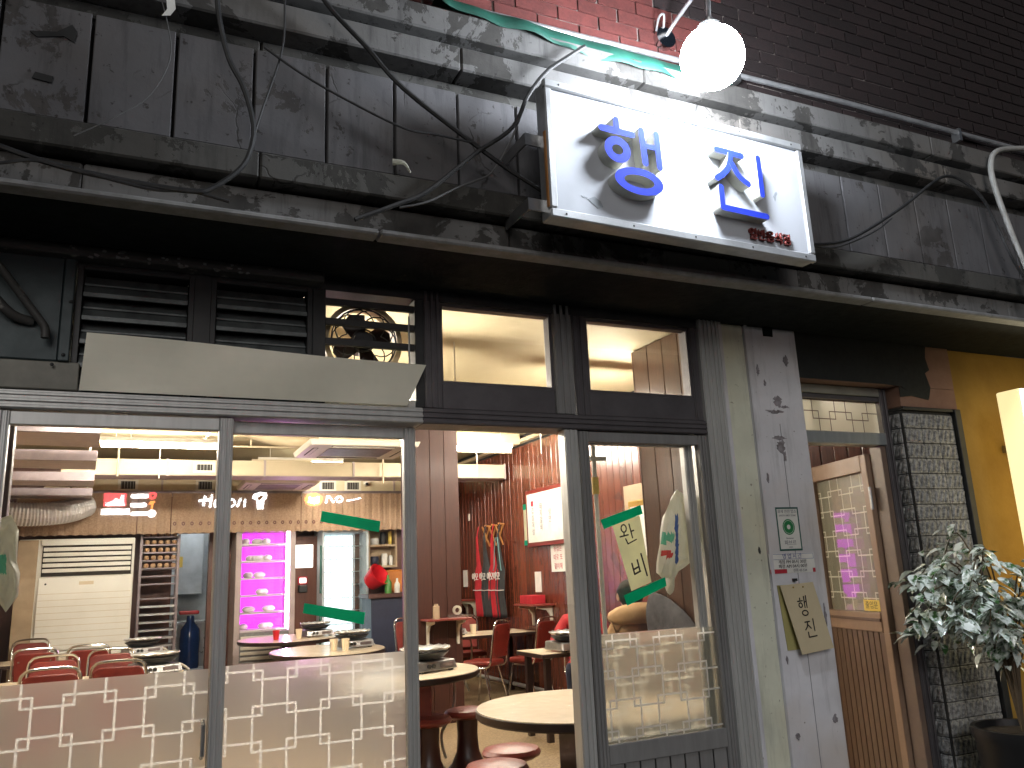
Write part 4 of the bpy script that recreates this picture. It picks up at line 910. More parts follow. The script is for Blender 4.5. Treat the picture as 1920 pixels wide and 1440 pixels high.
# ================================================================== ROOM: back wall things
ac = thing('floor_air_conditioner', 'tall cream floor standing air conditioner with louvred front on the left', 'air conditioner', (-1.02, 8.55, .05))
box('cabinet', 'ac_white', ac, -.24, 1.04, .02, .55, 0, 2.06, .012)
box('side_panel', 'plaster_warm', ac, -.243, -.03, .0, .018, .02, 2.05, .003)
box('front_panel', 'ac_white', ac, .0, 1.03, -.03, .018, .74, 1.60, .006)
box('top_frame', 'ac_white', ac, .0, 1.03, -.03, .018, 1.98, 2.05, .004)
box('louvre_back', 'dark_slot', ac, .02, 1.01, .004, .017, 1.61, 1.98)
for i in range(5):
    z = 1.655+i*.064; box('louvre_slat', 'ac_white', ac, .03, 1.0, -.025, .003, z, z+.045, .004)
for i in range(9): box('panel_groove', 'duct_cream', ac, .01, 1.02, -.0315, -.0302, .80+i*.075, .805+i*.075)
for i in range(9):
    z = .03+i*.079; box('lower_slat', 'ac_white', ac, .0, 1.03, -.03, .012, z, z+.066, .006)
box('name_plate', 'duct_cream', ac, .44, .60, -.034, -.0302, 1.50, 1.54)
MB().ring(.08, 1.52, .012, .012, .001, .001, -.034, -.0302, 12).build('knob', 'rubber', ac)
rk = thing('tray_rack', 'dark steel tray rack stacked with eggs and trays beside air conditioner', 'rack', (.08, 8.75, .05))
for x in (0, .45):
    for y in (0, .4): box('upright', 'rack_steel', rk, x, x+.035, y, y+.035, 0, 2.1, .003)
for i in range(19):
    z = .2+i*.098 if i < 12 else 1.46+(i-12)*.10
    box('tray', 'rack_steel', rk, .036, .449, .0, .43, z, z+.018)
    if i >= 14:
        for q in range(5): MB().sphere((.085+q*.082, .06, z+.045), .032, .035, .034, 10, 7).build('egg', 'bread', rk, True)
    elif i < 11: box('tray_lip', 'steel', rk, .036, .449, -.006, -.001, z-.004, z+.022)
kp = thing('kitchen_counter', 'steel kitchen counter seen through the passage beside the tray rack', 'counter')
box('top', 'kitchen_steel', kp, .1, 1.6, 11.0, 11.75, .9, .95, .004); box('base', 'kitchen_steel', kp, .1, 1.6, 11.05, 11.75, .05, .9)
box('cabinet', 'kitchen_white', kp, .3, 1.05, 11.4, 11.75, 1.35, 2.5, .01); box('door_label', 'sticker_yellow', kp, .66, .74, 11.39, 11.399, 1.78, 1.95)
tag(MB().lathe([(.0, 0), (.19, 0), (.20, .05), (.19, .2), (.20, .4), (.185, .55), (.08, .66), (.07, .75), (.0, .75)], (.84, 10.5, .3), 20, .72, .72).build('water_bottle', 'blue_glassy', None, True), 'big blue water bottle in the kitchen passage', 'bottle')
tag(box('bottle_stand', 'kitchen_steel', None,   .60, 1.08, 10.28, 10.74, .05, .298, .01), 'steel stand under the blue water bottle', 'stand')
tag(MB().box(.68, .95, 10.38, 10.62, 1.07, 1.12).build('red_lid', 'red_plastic', None, bev=.01), 'red plastic lid above the blue water bottle', 'lid')
# ---- violet display fridge
vf = thing('display_fridge', 'display fridge with white shelves glowing violet at the back', 'fridge', (1.25, 8.56, .05))
b = MB(); b.box(0, .075, 0, .62, .0, 2.2).box(.705, .78, 0, .62, .0, 2.2).box(.075, .705, .0, .62, 2.12, 2.2).box(.075, .705, 0, .62, 0, .42).box(.075, .705, .58, .62, .42, 2.12)
b.build('cabinet', 'duct_lilac', vf, bev=.004)
box('back_light', 'violet_glow', vf, .08, .70, .56, .578, .80, 2.11)
MB().tube([(.68, .06, .82), (.68, .06, 2.1)], .016, 8).build('lamp_tube', 'violet_lamp', vf)
for i in range(6):
    z = .80+i*.225; box('shelf', 'paper_white', vf, .08, .66, .03, .55, z, z+.022)
    for q in range(random.randint(2, 4)):
        x = random.uniform(.13, .55); MB().sphere((x, .25+random.uniform(-.05, .1), z+.06), random.uniform(.05, .09), .07, .045, 10, 7).build('food_tub', 'paper_white', vf, True)
box('pane', 'glass', vf, .08, .70, .004, .009, .80, 2.11)
for i in range(5): box('kick_slat', 'white_plastic', vf, .09, .69, -.02, -.001, .45+i*.065, .49+i*.065, .004)
box('kick_panel', 'strip_paint', vf, .076, .704, .002, .02, .421, .795)
# ---- white glass fridge
wf = thing('glass_door_fridge', 'tall fridge with bright bluish white glass door and grid shelves', 'fridge', (2.40, 8.6, .05))
b = MB(); b.box(0, .03, 0, .6, 0, 2.15).box(.63, .66, 0, .6, 0, 2.15).box(.03, .63, 0, .6, 2.07, 2.15).box(.03, .63, 0, .6, 0, .3).box(.03, .63, .57, .6, .3, 2.07)
b.build('cabinet', 'kitchen_white', wf, bev=.004)
box('back_light', 'cold_glow', wf, .035, .625, .55, .568, .31, 2.06)
for i in range(9): box('wire_shelf', 'kitchen_steel', wf, .035, .625, .2, .5, .45+i*.18, .456+i*.18)
for i in range(7): box('wire_upright', 'kitchen_steel', wf, .07+i*.085, .074+i*.085, .19, .196, .31, 2.06)
box('pane', 'glass_dirty', wf, .03, .63, .002, .008, .30, 2.07)
box('edge_seal', 'ink_green_dark', wf, -.03, -.004, -.01, .02, .5, 1.0); box('edge_seal', 'ink_green_dark', wf, -.03, -.004, -.01, .02, 1.25, 1.9)
tv = thing('white_board', 'white board on the dark wall between the two fridges', 'board')
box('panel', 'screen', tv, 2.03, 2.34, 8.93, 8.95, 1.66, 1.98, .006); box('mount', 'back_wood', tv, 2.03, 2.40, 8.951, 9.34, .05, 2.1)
mt_ = thing('wall_phone', 'small wall device with lit display under the white board', 'device')
box('case', 'rubber', mt_, 2.14, 2.26, 8.90, 8.949, 1.32, 1.42, .01); box('display', 'screen', mt_, 2.155, 2.245, 8.905, 8.949, 1.45, 1.52, .006); box('surround', 'ink_red', mt_, 2.135, 2.265, 8.935, 8.9485, 1.43, 1.54)
# ---- shelf unit and counter
cu_ = thing('wall_cubby', 'pale wooden cubby shelf holding kitchen things beside the glass fridge', 'shelf')
b = MB(); b.box(3.10, 3.125, 8.75, 9.0, 1.62, 2.26).box(3.50, 3.525, 8.75, 9.0, 1.62, 2.26).box(3.125, 3.50, 8.75, 9.0, 1.62, 1.65).box(3.125, 3.50, 8.75, 9.0, 1.92, 1.95).box(3.125, 3.50, 8.75, 9.0, 2.235, 2.26).box(3.125, 3.50, 8.98, 9.0, 1.65, 2.235)
b.build('carcass', 'plaster_warm', cu_)
its = [('box', 'navy', 3.14, 1.651, .14, .13), ('cup', 'paper_white', 3.32, 1.651, .09, .17), ('cup', 'cloth_white', 3.43, 1.651, .06, .14), ('bowl', 'paper_white', 3.15, 1.951, .13, .09), ('jar', 'black_iron', 3.30, 1.951, .09, .18), ('box', 'sticker_yellow', 3.42, 1.951, .06, .2)]
for nm, m_, x, z, w, h in its:
    tag(MB().lathe([(.0, 0), (w*.40, 0), (w*.5, h*.25), (w*.5, h*.8), (w*.42, h), (.0, h)], (x+w/2, 8.86, z), 14).build(nm, m_, None, True), {'navy': 'dark blue tub', 'paper_white': ('white cup' if nm == 'cup' else 'white bowl'), 'cloth_white': 'small pale cup', 'black_iron': 'black jar', 'sticker_yellow': 'yellow box'}[m_]+' standing in the pale wooden cubby', nm)
kc = thing('bar_counter', 'dark navy counter with brown top in front of the wooden cubby', 'counter')
box('top', 'wood_pillar', kc, 2.95, 4.2, 8.2, 8.75, 1.20, 1.26, .006); box('base', 'navy', kc, 3.0, 4.2, 8.25, 8.75, .05, 1.20); box('back_panel', 'back_wood', kc, 2.96, 4.2, 9.0, 9.34, .05, 2.66)
def bottle(label, mt, x, y, z, r, h, cat='bottle'): tag(MB().lathe([(.0, 0), (r, 0), (r, h*.6), (r*.4, h*.78), (r*.35, h), (.0, h)], (x, y, z), 14).build('bottle', mt, None, True), label, cat)
bottle('green bottle on the counter beside the orange cloth', 'green_bottle', 3.27, 8.35, 1.26, .05, .25); bottle('white bottle on the counter beside the green bottle', 'paper_white', 3.40, 8.35, 1.26, .04, .2)
tag(MB().lathe([(.0, .0), (.11, .0), (.16, .2), (.168, .2), (.12, -.01), (.0, -.01)], (0, 0, 0), 24).build('basin', 'red_plastic', None, True), 'red plastic basin tilted on the counter by the glass fridge', 'basin').matrix_world = Matrix.Translation((3.06, 8.48, 1.42)) @ Matrix.Rotation(.9, 4, 'X') @ Matrix.Rotation(.5, 4, 'Y')
tag(MB().box(3.30, 3.62, 8.6, 8.66, 1.262, 1.58).build('orange_board', 'orange_plastic', None, bev=.02), 'orange board standing at the back of the counter', 'board')
# ---- valance
vl = thing('valance', 'brown lace valance with scalloped hem across the back of the room', 'valance')
for s_, (xa, xb) in enumerate(((-1.32, .02), (.03, .42), (.43, 2.08), (2.09, 3.75))):
    b = MB(); n = int((xb-xa)/.0275)
    for i in range(n+1):
        x = xa+(xb-xa)*i/n; y = 8.5+.006*math.sin(x*31)+.004*math.sin(x*77+s_); hem = 2.135+.02*abs(math.sin(x*PI/.11))
        for z in (2.665, 2.45, 2.30, hem): b.v.append((x, y+.003*math.sin(z*30), z))
    for i in range(n):
        for j in range(3): a = i*4+j; b.f.append((a, a+1, a+5, a+4)); b.mi.append(0)
    o = b.build('cloth', 'valance', vl); o.modifiers.new('s', 'SOLIDIFY').thickness = .002
for i in range(26):
    x = .47+i*.105; MB().ring(x, 2.27, .022, .026, .008, .01, 8.482, 8.489, 10).build('lace_motif', 'back_wood', vl)
box('rod', 'rack_steel', vl, -1.35, 4.4, 8.49, 8.53, 2.666, 2.70)
# ================================================================== FURNITURE
def make_chair():
    t = thing('chair', 'red vinyl chair', 'chair', group='red vinyl dining chairs')
    P = rrect(-.19, .19, -.19, .19, .07)
    b = MB(); n = len(P)
    for z, k in ((.415, .96), (.425, 1.0), (.455, 1.0), (.468, .95), (.472, .8)): b.v += [(p[0]*k, p[1]*k, z) for p in P]
    for a in range(4):
        for i in range(n): j = (i+1) % n; b.f.append((a*n+i, a*n+j, (a+1)*n+j, (a+1)*n+i)); b.mi.append(0)
    b.f += [tuple(reversed(range(n))), tuple(4*n+i for i in range(n))]; b.mi += [0, 0]
    b.build('seat', 'vinyl_red', t, True)
    bp = [(-.165, .50), (.165, .50)]+[(.175+.01*0, .80)]+[(.175-.06*(1-math.cos(q*PI/8)), .80+.055*math.sin(q*PI/8)) for q in range(1, 5)]+[(-.175+.06*(1-math.cos(q*PI/8)), .80+.055*math.sin(q*PI/8)) for q in range(4, 0, -1)]+[(-.175, .80)]
    m_ = MB().prism(bp, -.014, .014)
    m_.v = [(x, -.20-(z-.47)*.16+y, z) for x, y, z in m_.v]
    m_.build('backrest', 'vinyl_red', t, True, bev=.008, seg=2)
    for sx in (-1, 1):
        for z in (.54, .78): MB().sphere((sx*.135, -.217-(z-.47)*.16, z), .009, .004, .009, 8, 6).build('rivet', 'chrome', t, True)
    F = [(-.185, .10, .40), (-.19, -.12, .40), (-.19, -.19, .44), (-.185, -.21, .55), (-.188, -.252, .80), (-.165, -.262, .872), (-.10, -.266, .895), (.10, -.266, .895), (.165, -.262, .872), (.188, -.252, .80), (.185, -.21, .55), (.19, -.19, .44), (.19, -.12, .40), (.185, .10, .40)]
    MB().tube(F, .011, 8, sub=4).build('back_frame', 'chrome', t, True)
    for sx in (-1, 1):
        MB().tube([(sx*.16, .12, .41), (sx*.20, .19, .0)], .010, 8).build('leg', 'chrome', t, True)
        MB().tube([(sx*.16, -.10, .41), (sx*.20, -.20, .0)], .010, 8).build('leg', 'chrome', t, True)
    return t
chair0 = make_chair(); first = [True]
def chair(x, y, face, label):   # face: direction angle (deg) the sitter looks, 90 = into the shop
    rz = math.radians(face-90)
    if first[0]: first[0] = False; chair0.location = (x, y, .05); chair0.rotation_euler = (0, 0, rz); chair0['label'] = label
    else: dup(chair0, (x, y, .05), rz, label)
chair(-.48, 4.02, 92, 'red chair nearest the frosted film on the left, back to the street')
chair(-.02, 4.26, 84, 'red chair near the frosted film beside the pan of the near left table')
chair(-.54, 4.86, -88, 'red chair on the far side of the near left table, left one')
chair(-.14, 5.24, -94, 'red chair on the far side of the near left table, right one')
chair(-.82, 6.62, 95, 'red chair before the far left table, nearer the left wall')
chair(-.33, 6.60, 88, 'red chair before the far left table beside its pan')
chair(-1.02, 8.12, -90, 'red chair against the floor air conditioner')
chair(3.66, 5.90, 128, 'red chair with its riveted back turned to the doorway, nearest the column')
chair(4.22, 5.86, 120, 'red chair beside the right wall under the wall shelf')
chair(3.95, 7.05, -95, 'red chair behind the long right table in front of the aprons')
chair(3.35, 7.35, -80, 'red chair half hidden behind the wood column')
def rect_table(label, x0, x1, y0, y1, z=.77):
    t = thing('dining_table', label, 'table', group='rectangular dining tables')
    box('top', 'laminate', t, x0, x1, y0, y1, z-.004, z, .001); box('edge', 'table_edge', t, x0-.004, x1+.004, y0-.004, y1+.004, z-.038, z-.0045, .003)
    for x in (x0+.05, x1-.10):
        for y in (y0+.05, y1-.10): box('leg', 'table_edge', t, x, x+.05, y, y+.05, .05, z-.038)
rect_table('cream topped table nearest the street among the left red chairs', -1.3, .45, 4.40, 5.02)
rect_table('cream topped table farther back among the left red chairs', -1.3, .40, 6.95, 7.60)
rect_table('long cream topped table against the right wall behind the red chairs', 3.2, 4.46, 6.12, 6.82)
rect_table('cream topped table with a gas burner beside the person in red', 3.22, 4.4, 3.50, 4.02)
def round_table(label, x, y, rx, ry, z=.79, ped='pedestal', pw=.09, sq=False):
    t = thing('round_table', label, 'table', (x, y, 0), group='round cream topped tables')
    MB().lathe([(.0, z-.004), (1, z-.004), (1, z), (.0, z)], n=56, sx=rx-.006, sy=ry-.006).build('top', 'laminate', t)
    MB().lathe([(.0, z-.045), (.985, z-.045), (1, z-.036), (1, z-.006), (.99, z-.0045), (.0, z-.0045)], n=56, sx=rx, sy=ry).build('edge', 'table_edge', t, True)
    if sq: box('column', 'table_edge', t, -pw, pw, -pw, pw, .07, z-.045, .004)
    else: box('column', ped, t, -pw, pw, -pw, pw, .07, z-.045, .01)
    box('base', 'table_edge', t, -pw*2, pw*2, -pw*2, pw*2, .05, .07)
round_table('round cream topped table nearest the open doorway', 2.13, .86, .55, .55, sq=True, pw=.10)
round_table('round table with a foil covered burner in front of the wood column', 1.80, 3.05, .60, .62, ped='vinyl_maroon', pw=.20)
round_table('oval table with paper cups in the middle of the room', 1.83, 5.55, .56, .74)
round_table('oval violet lit table in front of the glowing fridge', 1.80, 7.65, .60, .72, z=.80)
st0 = None
for x, y, lb_ in ((2.03, 1.56, 'round maroon stool under the near round table, seen whole'), (1.80, 1.24, 'round maroon stool cut by the bottom edge of the doorway'), (2.33, 3.02, 'round red stool touching the near table edge, pedestal flared'), (1.98, 2.88, 'round red stool beside the left door stile')):
    if st0 is None:
        st0 = thing('stool', lb_, 'stool', (x, y, .05), group='round pedestal stools')
        MB().lathe([(.0, .375), (.13, .375), (.165, .395), (.17, .41), (.155, .43), (.10, .442), (.0, .445)], n=30).build('seat', 'vinyl_maroon', st0, True)
        MB().lathe([(.0, 0), (.17, 0), (.17, .015), (.12, .06), (.085, .14), (.075, .25), (.08, .375), (.0, .375)], n=26).build('pedestal', 'pedestal', st0, True)
    else: dup(st0, (x, y, .05), 0, lb_)
def burner(label, x, y, z, rz, lid=True):
    t = thing('gas_burner', label, 'gas burner', (x, y, z), rz, group='table gas burners with foil covered pans')
    MB().hexa([(-.18,-.15,.012),(.18,-.15,.012),(.18,.15,.012),(-.18,.15,.012),(-.17,-.13,.075),(.17,-.13,.075),(.17,.15,.085),(-.17,.15,.085)]).build('body', 'steel', t, bev=.006)
    for sx in (-.14, .14): box('foot', 'rubber', t, sx-.015, sx+.015, -.13, -.10, 0, .012)
    for sx in (-.09, -.05): MB().ring(sx, .045, .014, .014, .001, .001, -.165, -.148, 12).build('knob', 'rubber', t)
    box('label_plate', 'rack_steel', t, .02, .14, -.1505, -.143, .03, .058)
    MB().lathe([(.0, .0), (.13, .0), (.17, .035), (.175, .04), (.16, .04), (.12, .012), (.0, .012)], (0, .0, .09), 24, sx=1.05, sy=.9).build('pan', 'black_iron', t, True)
    b = MB(); n = 30
    for k, (r, z_) in enumerate(((.02, .138), (.10, .139), (.165, .145), (.185, .16), (.18, .168))):
        for i in range(n): q = 2*PI*i/n; w = 1+.025*math.sin(i*5.0+k)*(k > 1); b.v.append((r*w*1.08*math.cos(q), r*w*.86*math.sin(q), z_+.004*math.sin(i*3.1+k*2)))
    for k in range(4):
        for i in range(n): j = (i+1) % n; b.f.append((k*n+i, k*n+j, (k+1)*n+j, (k+1)*n+i)); b.mi.append(0)
    b.f.append(tuple(range(n))); b.mi.append(0)
    b.build('foil_tray', 'foil', t, True)
    MB().tube([(.18, .1, .05), (.26, .12, .04), (.34, .1, -.05), (.36, .12, -.3), (.30, .2, -.5), (.38, .25, -.68)], .012, 8, sub=6).build('hose', 'hose', t, True)
burner('gas burner with foil tray on the round table before the wood column', 1.98, 2.92, .791, .35)
burner('gas burner with foil tray on the oval middle table', 2.08, 5.55, .791, .25)
burner('gas burner with foil tray on the violet lit table', 2.12, 7.6, .801, .25)
burner('gas burner with foil tray on the near left table', .22, 4.75, .771, .3)
burner('gas burner with foil tray on the far left table', .15, 7.2, .771, .3)
burner('gas burner with foil tray on the long right table', 3.45, 6.45, .771, .1)
burner('gas burner on the table beside the person in red', 3.56, 3.62, .771, .1)
def cup(label, mt, x, y, z): tag(MB().lathe([(.0, 0), (.03, 0), (.042, .11), (.039, .11), (.028, .006), (.0, .006)], (x, y, z), 16).build('cup', mt, None, True), label, 'cup')
cup('red cup with a straw on the violet lit table', 'red_plastic', 1.62, 7.45, .801); cup('cream paper cup beside the burner on the violet lit table', 'laminate', 1.88, 7.4, .801)
cup('cream paper cup on the oval middle table, left one', 'laminate', 1.85, 5.35, .791); cup('cream paper cup on the oval middle table, right one', 'laminate', 1.95, 5.28, .791)
cup('cream cup at the edge of the long right table', 'laminate', 3.75, 6.4, .771)
# ---- wall shelves
def shelf(label, loc, rz, w, items):
    t = thing('wall_shelf', label, 'shelf', loc, rz, group='small wall shelves on white brackets')
    box('board', 'vinyl_maroon', t, -w/2, w/2, -.24, 0, 0, .02, .003)
    for x in (-w/2+.07, w/2-.07):
        MB().prism([(0, 0), (-.20, 0), (-.20, -.025), (-.07, -.05), (-.03, -.11), (-.025, -.24), (0, -.24)], x-.012, x+.012).build('bracket', 'white_plastic', t).matrix_local = Matrix(((0, 1, 0, 0), (1, 0, 0, 0), (0, 0, 1, 0), (0, 0, 0, 1)))
shelf('small wall shelf holding a can on the front of the wood column', (2.86, 4.998, 1.03), 0, .46, 0)
shelf('small wall shelf with a pink tissue box on the right wall', (4.494, 6.0, 1.07), PI/2*3, .62, 0)
shelf('small wall shelf on the right wall beyond the column', (4.494, 8.3, 1.10), PI/2*3, .45, 0)
tag(MB().lathe([(.0, 0), (.034, 0), (.034, .12), (.02, .125), (.02, .14), (.0, .14)], (2.75, 4.86, 1.051), 16).build('can', 'plaster_warm', None, True), 'small cream and red can on the column shelf', 'can')
td = thing('tape_dispenser', 'clear tape dispenser on the column shelf', 'tape dispenser', (2.97, 4.86, 1.051)); MB().ring(0, .07, .045, .045, .025, .025, -.015, .015, 20).build('roll', 'bag_plastic', td); box('base', 'clear_plastic', td, -.09, .06, -.025, .025, 0, .03)
tag(box('tissue_box', 'violet_p' if 'violet_p' in MATS else 'apron_red', None, 4.28, 4.46, 5.85, 6.18, 1.092, 1.19, .004), 'pink red tissue box on the right wall shelf', 'box')
# ---- right wall: menu board, sheets, aprons
mb = thing('menu_board', 'white menu board in a red wood frame on the right wall', 'menu board')
box('frame', 'vinyl_red', mb, 4.455, 4.494, 5.12, 6.26, 1.76, 2.45, .005); box('sheet', 'paper_white', mb, 4.448, 4.4545, 5.17, 6.21, 1.81, 2.40)
for k, (s_, y) in enumerate((('삼겹살목살', 6.05), ('돼지갈비', 5.83), ('냉면', 5.60))): text('lettering', '\n'.join(s_), .085, 'ink_grey', mb, (4.446, y, 2.10), (PI/2, 0, -PI/2))
box('seal', 'ink_red', mb, 4.444, 4.4475, 6.03, 6.09, 2.25, 2.31)
ws = thing('pink_sheet', 'white sheet with pink lettering below the menu board', 'notice'); box('sheet', 'paper_white', ws, 4.486, 4.494, 5.0, 5.70, 1.45, 1.775)
for k, s_ in enumerate(('용접은', '따로 또', '같이해')): text('lettering', s_, .075, 'ink_red', ws, (4.484, 5.52, 1.71-k*.10), (PI/2, 0, -PI/2))
ps = thing('paper_strip', 'narrow cream paper strip with green ends left of the menu board', 'notice'); box('sheet', 'paper_cream', ps, 4.486, 4.494, 6.29, 6.40, 1.85, 2.23); box('tape', 'green_tape', ps, 4.484, 4.494, 6.285, 6.405, 2.23, 2.30); box('tape', 'green_tape', ps, 4.484, 4.494, 6.285, 6.405, 1.79, 1.85)
for y, z, l in ((8.42, 1.29, 'small white card on the right wall beyond the aprons'), (6.0, 1.22, 'small white card on the right wall below the menu board')): tag(box('wall_card', 'paper_white', None, 4.486, 4.494, y, y+.16, z, z+.24), l, 'card')
tag(box('light_switch', 'white_plastic', None, 4.482, 4.494, 8.25, 8.30, 2.24, 2.34, .003), 'white light switch high on the right wall', 'switch')
hg = thing('accordion_hanger', 'orange wooden accordion peg hanger on the right wall', 'hanger')
for k in range(3):
    y0 = 7.02+k*.23
    for a, c in (((y0, 2.10), (y0+.23, 1.84)), ((y0+.23, 2.10), (y0, 1.84))):
        MB().prism(capsule(a, c, .026, 4), 0, .012).build('slat', 'hanger_wood', hg).matrix_world = Matrix(((0, 1, 0, 4.468-.013*(a[0] > c[0])), (1, 0, 0, 0), (0, 0, 1, 0), (0, 0, 0, 1)))
    MB().tube([(4.49, y0+.0, 2.1), (4.40, y0, 2.11)], .012, 8).build('peg', 'hanger_wood', hg)
for k, (mt, wd, nm) in enumerate((('apron_black', .36, 'black apron with teal piping hung nearest the doorway'), ('apron_red', .25, 'bright red apron hung second from the doorway'), ('apron_black', .27, 'black apron between the two red aprons'), ('apron_red', .26, 'red apron hung farthest into the room'))):
    t = thing('apron', nm, 'apron', (4.40-.012*k, 6.98+k*.235+(.05 if k == 0 else 0), 0), 0, 'aprons on the accordion hanger')
    b = MB(); rows = [(1.98, .10), (1.90, .16), (1.72, .45), (1.58, .62), (1.50, 1), (1.2, 1), (.95, 1.05), (.90, 1.05)]; n = 12
    for z, f in rows:
        for i in range(n+1): u = i/n-.5; b.v.append((.022*math.sin(u*17+k*2)*f+.012*math.sin(z*9), u*wd*f, z))
    for r in range(len(rows)-1):
        for i in range(n): a = r*(n+1)+i; b.f.append((a, a+1, a+n+2, a+n+1)); b.mi.append(0)
    o = b.build('cloth', mt, t, True); o.modifiers.new('s', 'SOLIDIFY').thickness = .006
    MB().tube([(.02, -.02, 2.11), (-.01, -.03, 2.0), (-.01, -.06, 1.80)], .008, 6).build('strap', mt, t)
    MB().tube([(-.03, -wd*.5, 1.25), (-.035, 0, 1.245), (-.03, wd*.5, 1.25)], .006, 6).build('waist_trim', 'cloth_white', t)
    text('lettering', '이모', .12, 'cloth_white', t, (-.05, .0, 1.42), (PI/2, 0, -PI/2), ext=.004)
    if k == 0: MB().tube([(-.03, -.03, 1.93), (-.035, -.08, 1.75), (-.035, -.12, 1.53), (-.035, -.135, 1.5)], .006, 6, sub=4).build('piping', 'trim_teal', t); MB().tube([(-.03, .03, 1.93), (-.035, .07, 1.75), (-.035, .09, 1.58), (-.035, .13, 1.5)], .006, 6, sub=4).build('piping', 'trim_teal', t)
pf = thing('picture_frame', 'gold framed picture on the right wall behind the paper notice', 'picture'); box('backing', 'plaster_warm', pf, 4.484, 4.494, 3.55, 4.02, 1.5, 2.26); box('frame', 'brass', pf, 4.462, 4.4835, 3.55, 3.93, 1.5, 2.10, .01); box('sheet', 'paper_white', pf, 4.456, 4.4615, 3.60, 3.88, 1.56, 2.04)
gp = thing('gas_pipe', 'thin white vertical gas pipe with yellow valve behind the notice door', 'pipe'); MB().tube([(1.985,.35,.06),(1.985,.35,3.19)], .011, 10).build('tube', 'white_plastic', gp, True); MB().tube([(1.985,.35,1.80),(1.985,.35,1.88)], .018, 10).build('valve', 'sticker_yellow', gp, True); box('bracket', 'white_plastic', gp, 1.96, 2.05, .34, .36, 1.96, 1.98)
fp = tag(MB().tube([(4.40,4.2,.12),(4.40,9.2,.12)], .025, 10).build('floor_pipe', 'conduit_white', None, True), 'white pipe along the foot of the right wall', 'pipe')
lp = tag(box('wood_post', 'wood_pillar', None, -.46, -.405, .30, .36, .05, 3.19, .003), 'dark wooden post at the left edge inside the first door', 'post')
# ---- plastic bags
def bag(label, pts, y, bulge, prints):
    t = thing('plastic_bag', label, 'bag'); n = len(pts); cx = sum(p[0] for p in pts)/n; cz = sum(p[1] for p in pts)/n
    pts = [(pts[i][0]+(pts[(i+1) % n][0]-pts[i][0])*q/4, pts[i][1]+(pts[(i+1) % n][1]-pts[i][1])*q/4) for i in range(n) for q in range(4)]; n = len(pts)
    def inside(P, x, z):
        r = False
        for i in range(len(P)):
            (ax, az), (bx, bz) = P[i], P[i-1]
            if (az > z) != (bz > z) and x < (bx-ax)*(z-az)/(bz-az)+ax: r = not r
        return r
    b = MB(); K = 18
    for sgn in (-1, 1):
        for k in range(K+1):
            f = 1-k/K*.999; d = bulge*math.sqrt(max(0, 1-f*f))
            for i, p in enumerate(pts): b.v.append((cx+(p[0]-cx)*f, y+sgn*(d+.010*math.sin(i*.7+k*.8)*(k > 0)*(k < K)*f), cz+(p[1]-cz)*f))
    for s_ in range(2):
        o = s_*(K+1)*n
        for k in range(K):
            for i in range(n):
                j = (i+1) % n; q = (o+k*n+i, o+k*n+j, o+(k+1)*n+j, o+(k+1)*n+i); b.f.append(q if s_ else q[::-1]); mi = 0
                if not s_:
                    fx = sum(b.v[t_][0] for t_ in q)/4; fz = sum(b.v[t_][2] for t_ in q)/4
                    for u, (mt, P) in enumerate(prints):
                        if inside(P, fx, fz): mi = u+1
                b.mi.append(mi)
    b.build('film', ['bag_plastic']+[q[0] for q in prints], t, True)
bag('white rice bag with blue and green print hanging behind the notice door', [(2.30,1.80),(2.26,1.75),(2.222,1.69),(2.19,1.58),(2.163,1.467),(2.158,1.42),(2.175,1.40),(2.205,1.40),(2.195,1.34),(2.21,1.325),(2.235,1.38),(2.25,1.42),(2.33,1.46),(2.36,1.6),(2.35,1.77)], .14, .045,
    [('bag_white', [(2.20,1.69),(2.25,1.70),(2.215,1.46),(2.17,1.46)]), ('bag_green', [(2.19,1.60),(2.235,1.60),(2.225,1.555),(2.182,1.555)]), ('bag_blue', [(2.25,1.68),(2.265,1.68),(2.24,1.46),(2.222,1.46)]), ('bag_red', circ(2.196, 1.505, .019, .019)[:-1])])
bag('white plastic bag hanging at the left edge of the first door', [(-.40,1.70),(-.37,1.71),(-.345,1.66),(-.342,1.56),(-.33,1.52),(-.33,1.45),(-.36,1.40),(-.40,1.46),(-.46,1.44),(-.47,1.66)], .13, .035, [('bag_green', [(-.40,1.58),(-.37,1.58),(-.365,1.52),(-.395,1.52)]), ('bag_blue', [(-.42,1.64),(-.40,1.64),(-.39,1.54),(-.41,1.54)])])
# ---- grey jacket hung on the partition
b = MB(); prof = [(2.43, 1.28), (2.32, 1.27), (2.20, 1.24), (2.06, 1.18), (1.95, 1.10), (1.87, 1.0)]
for i, (y, zt) in enumerate(prof):
    for j in range(8):
        w = j/7; z = zt*(1-w)+.45*w; b.v.append((3.645-.05*math.sin(PI*min(1, w*1.6+.1))-.035*math.sin(i*2.4+j*.5)*(.3+w), y+.02*math.sin(j*1.3+i), z))
for i in range(5):
    for j in range(7): a = i*8+j; b.f.append((a, a+1, a+9, a+8)); b.mi.append(0)
o = b.build('jacket', 'cloth_grey', None, True); o.modifiers.new('s', 'SOLIDIFY').thickness = .012; ss = o.modifiers.new('u', 'SUBSURF'); ss.levels = 1; ss.render_levels = 2
tag(o, 'grey jacket draped against the plank partition behind the lattice film', 'jacket')
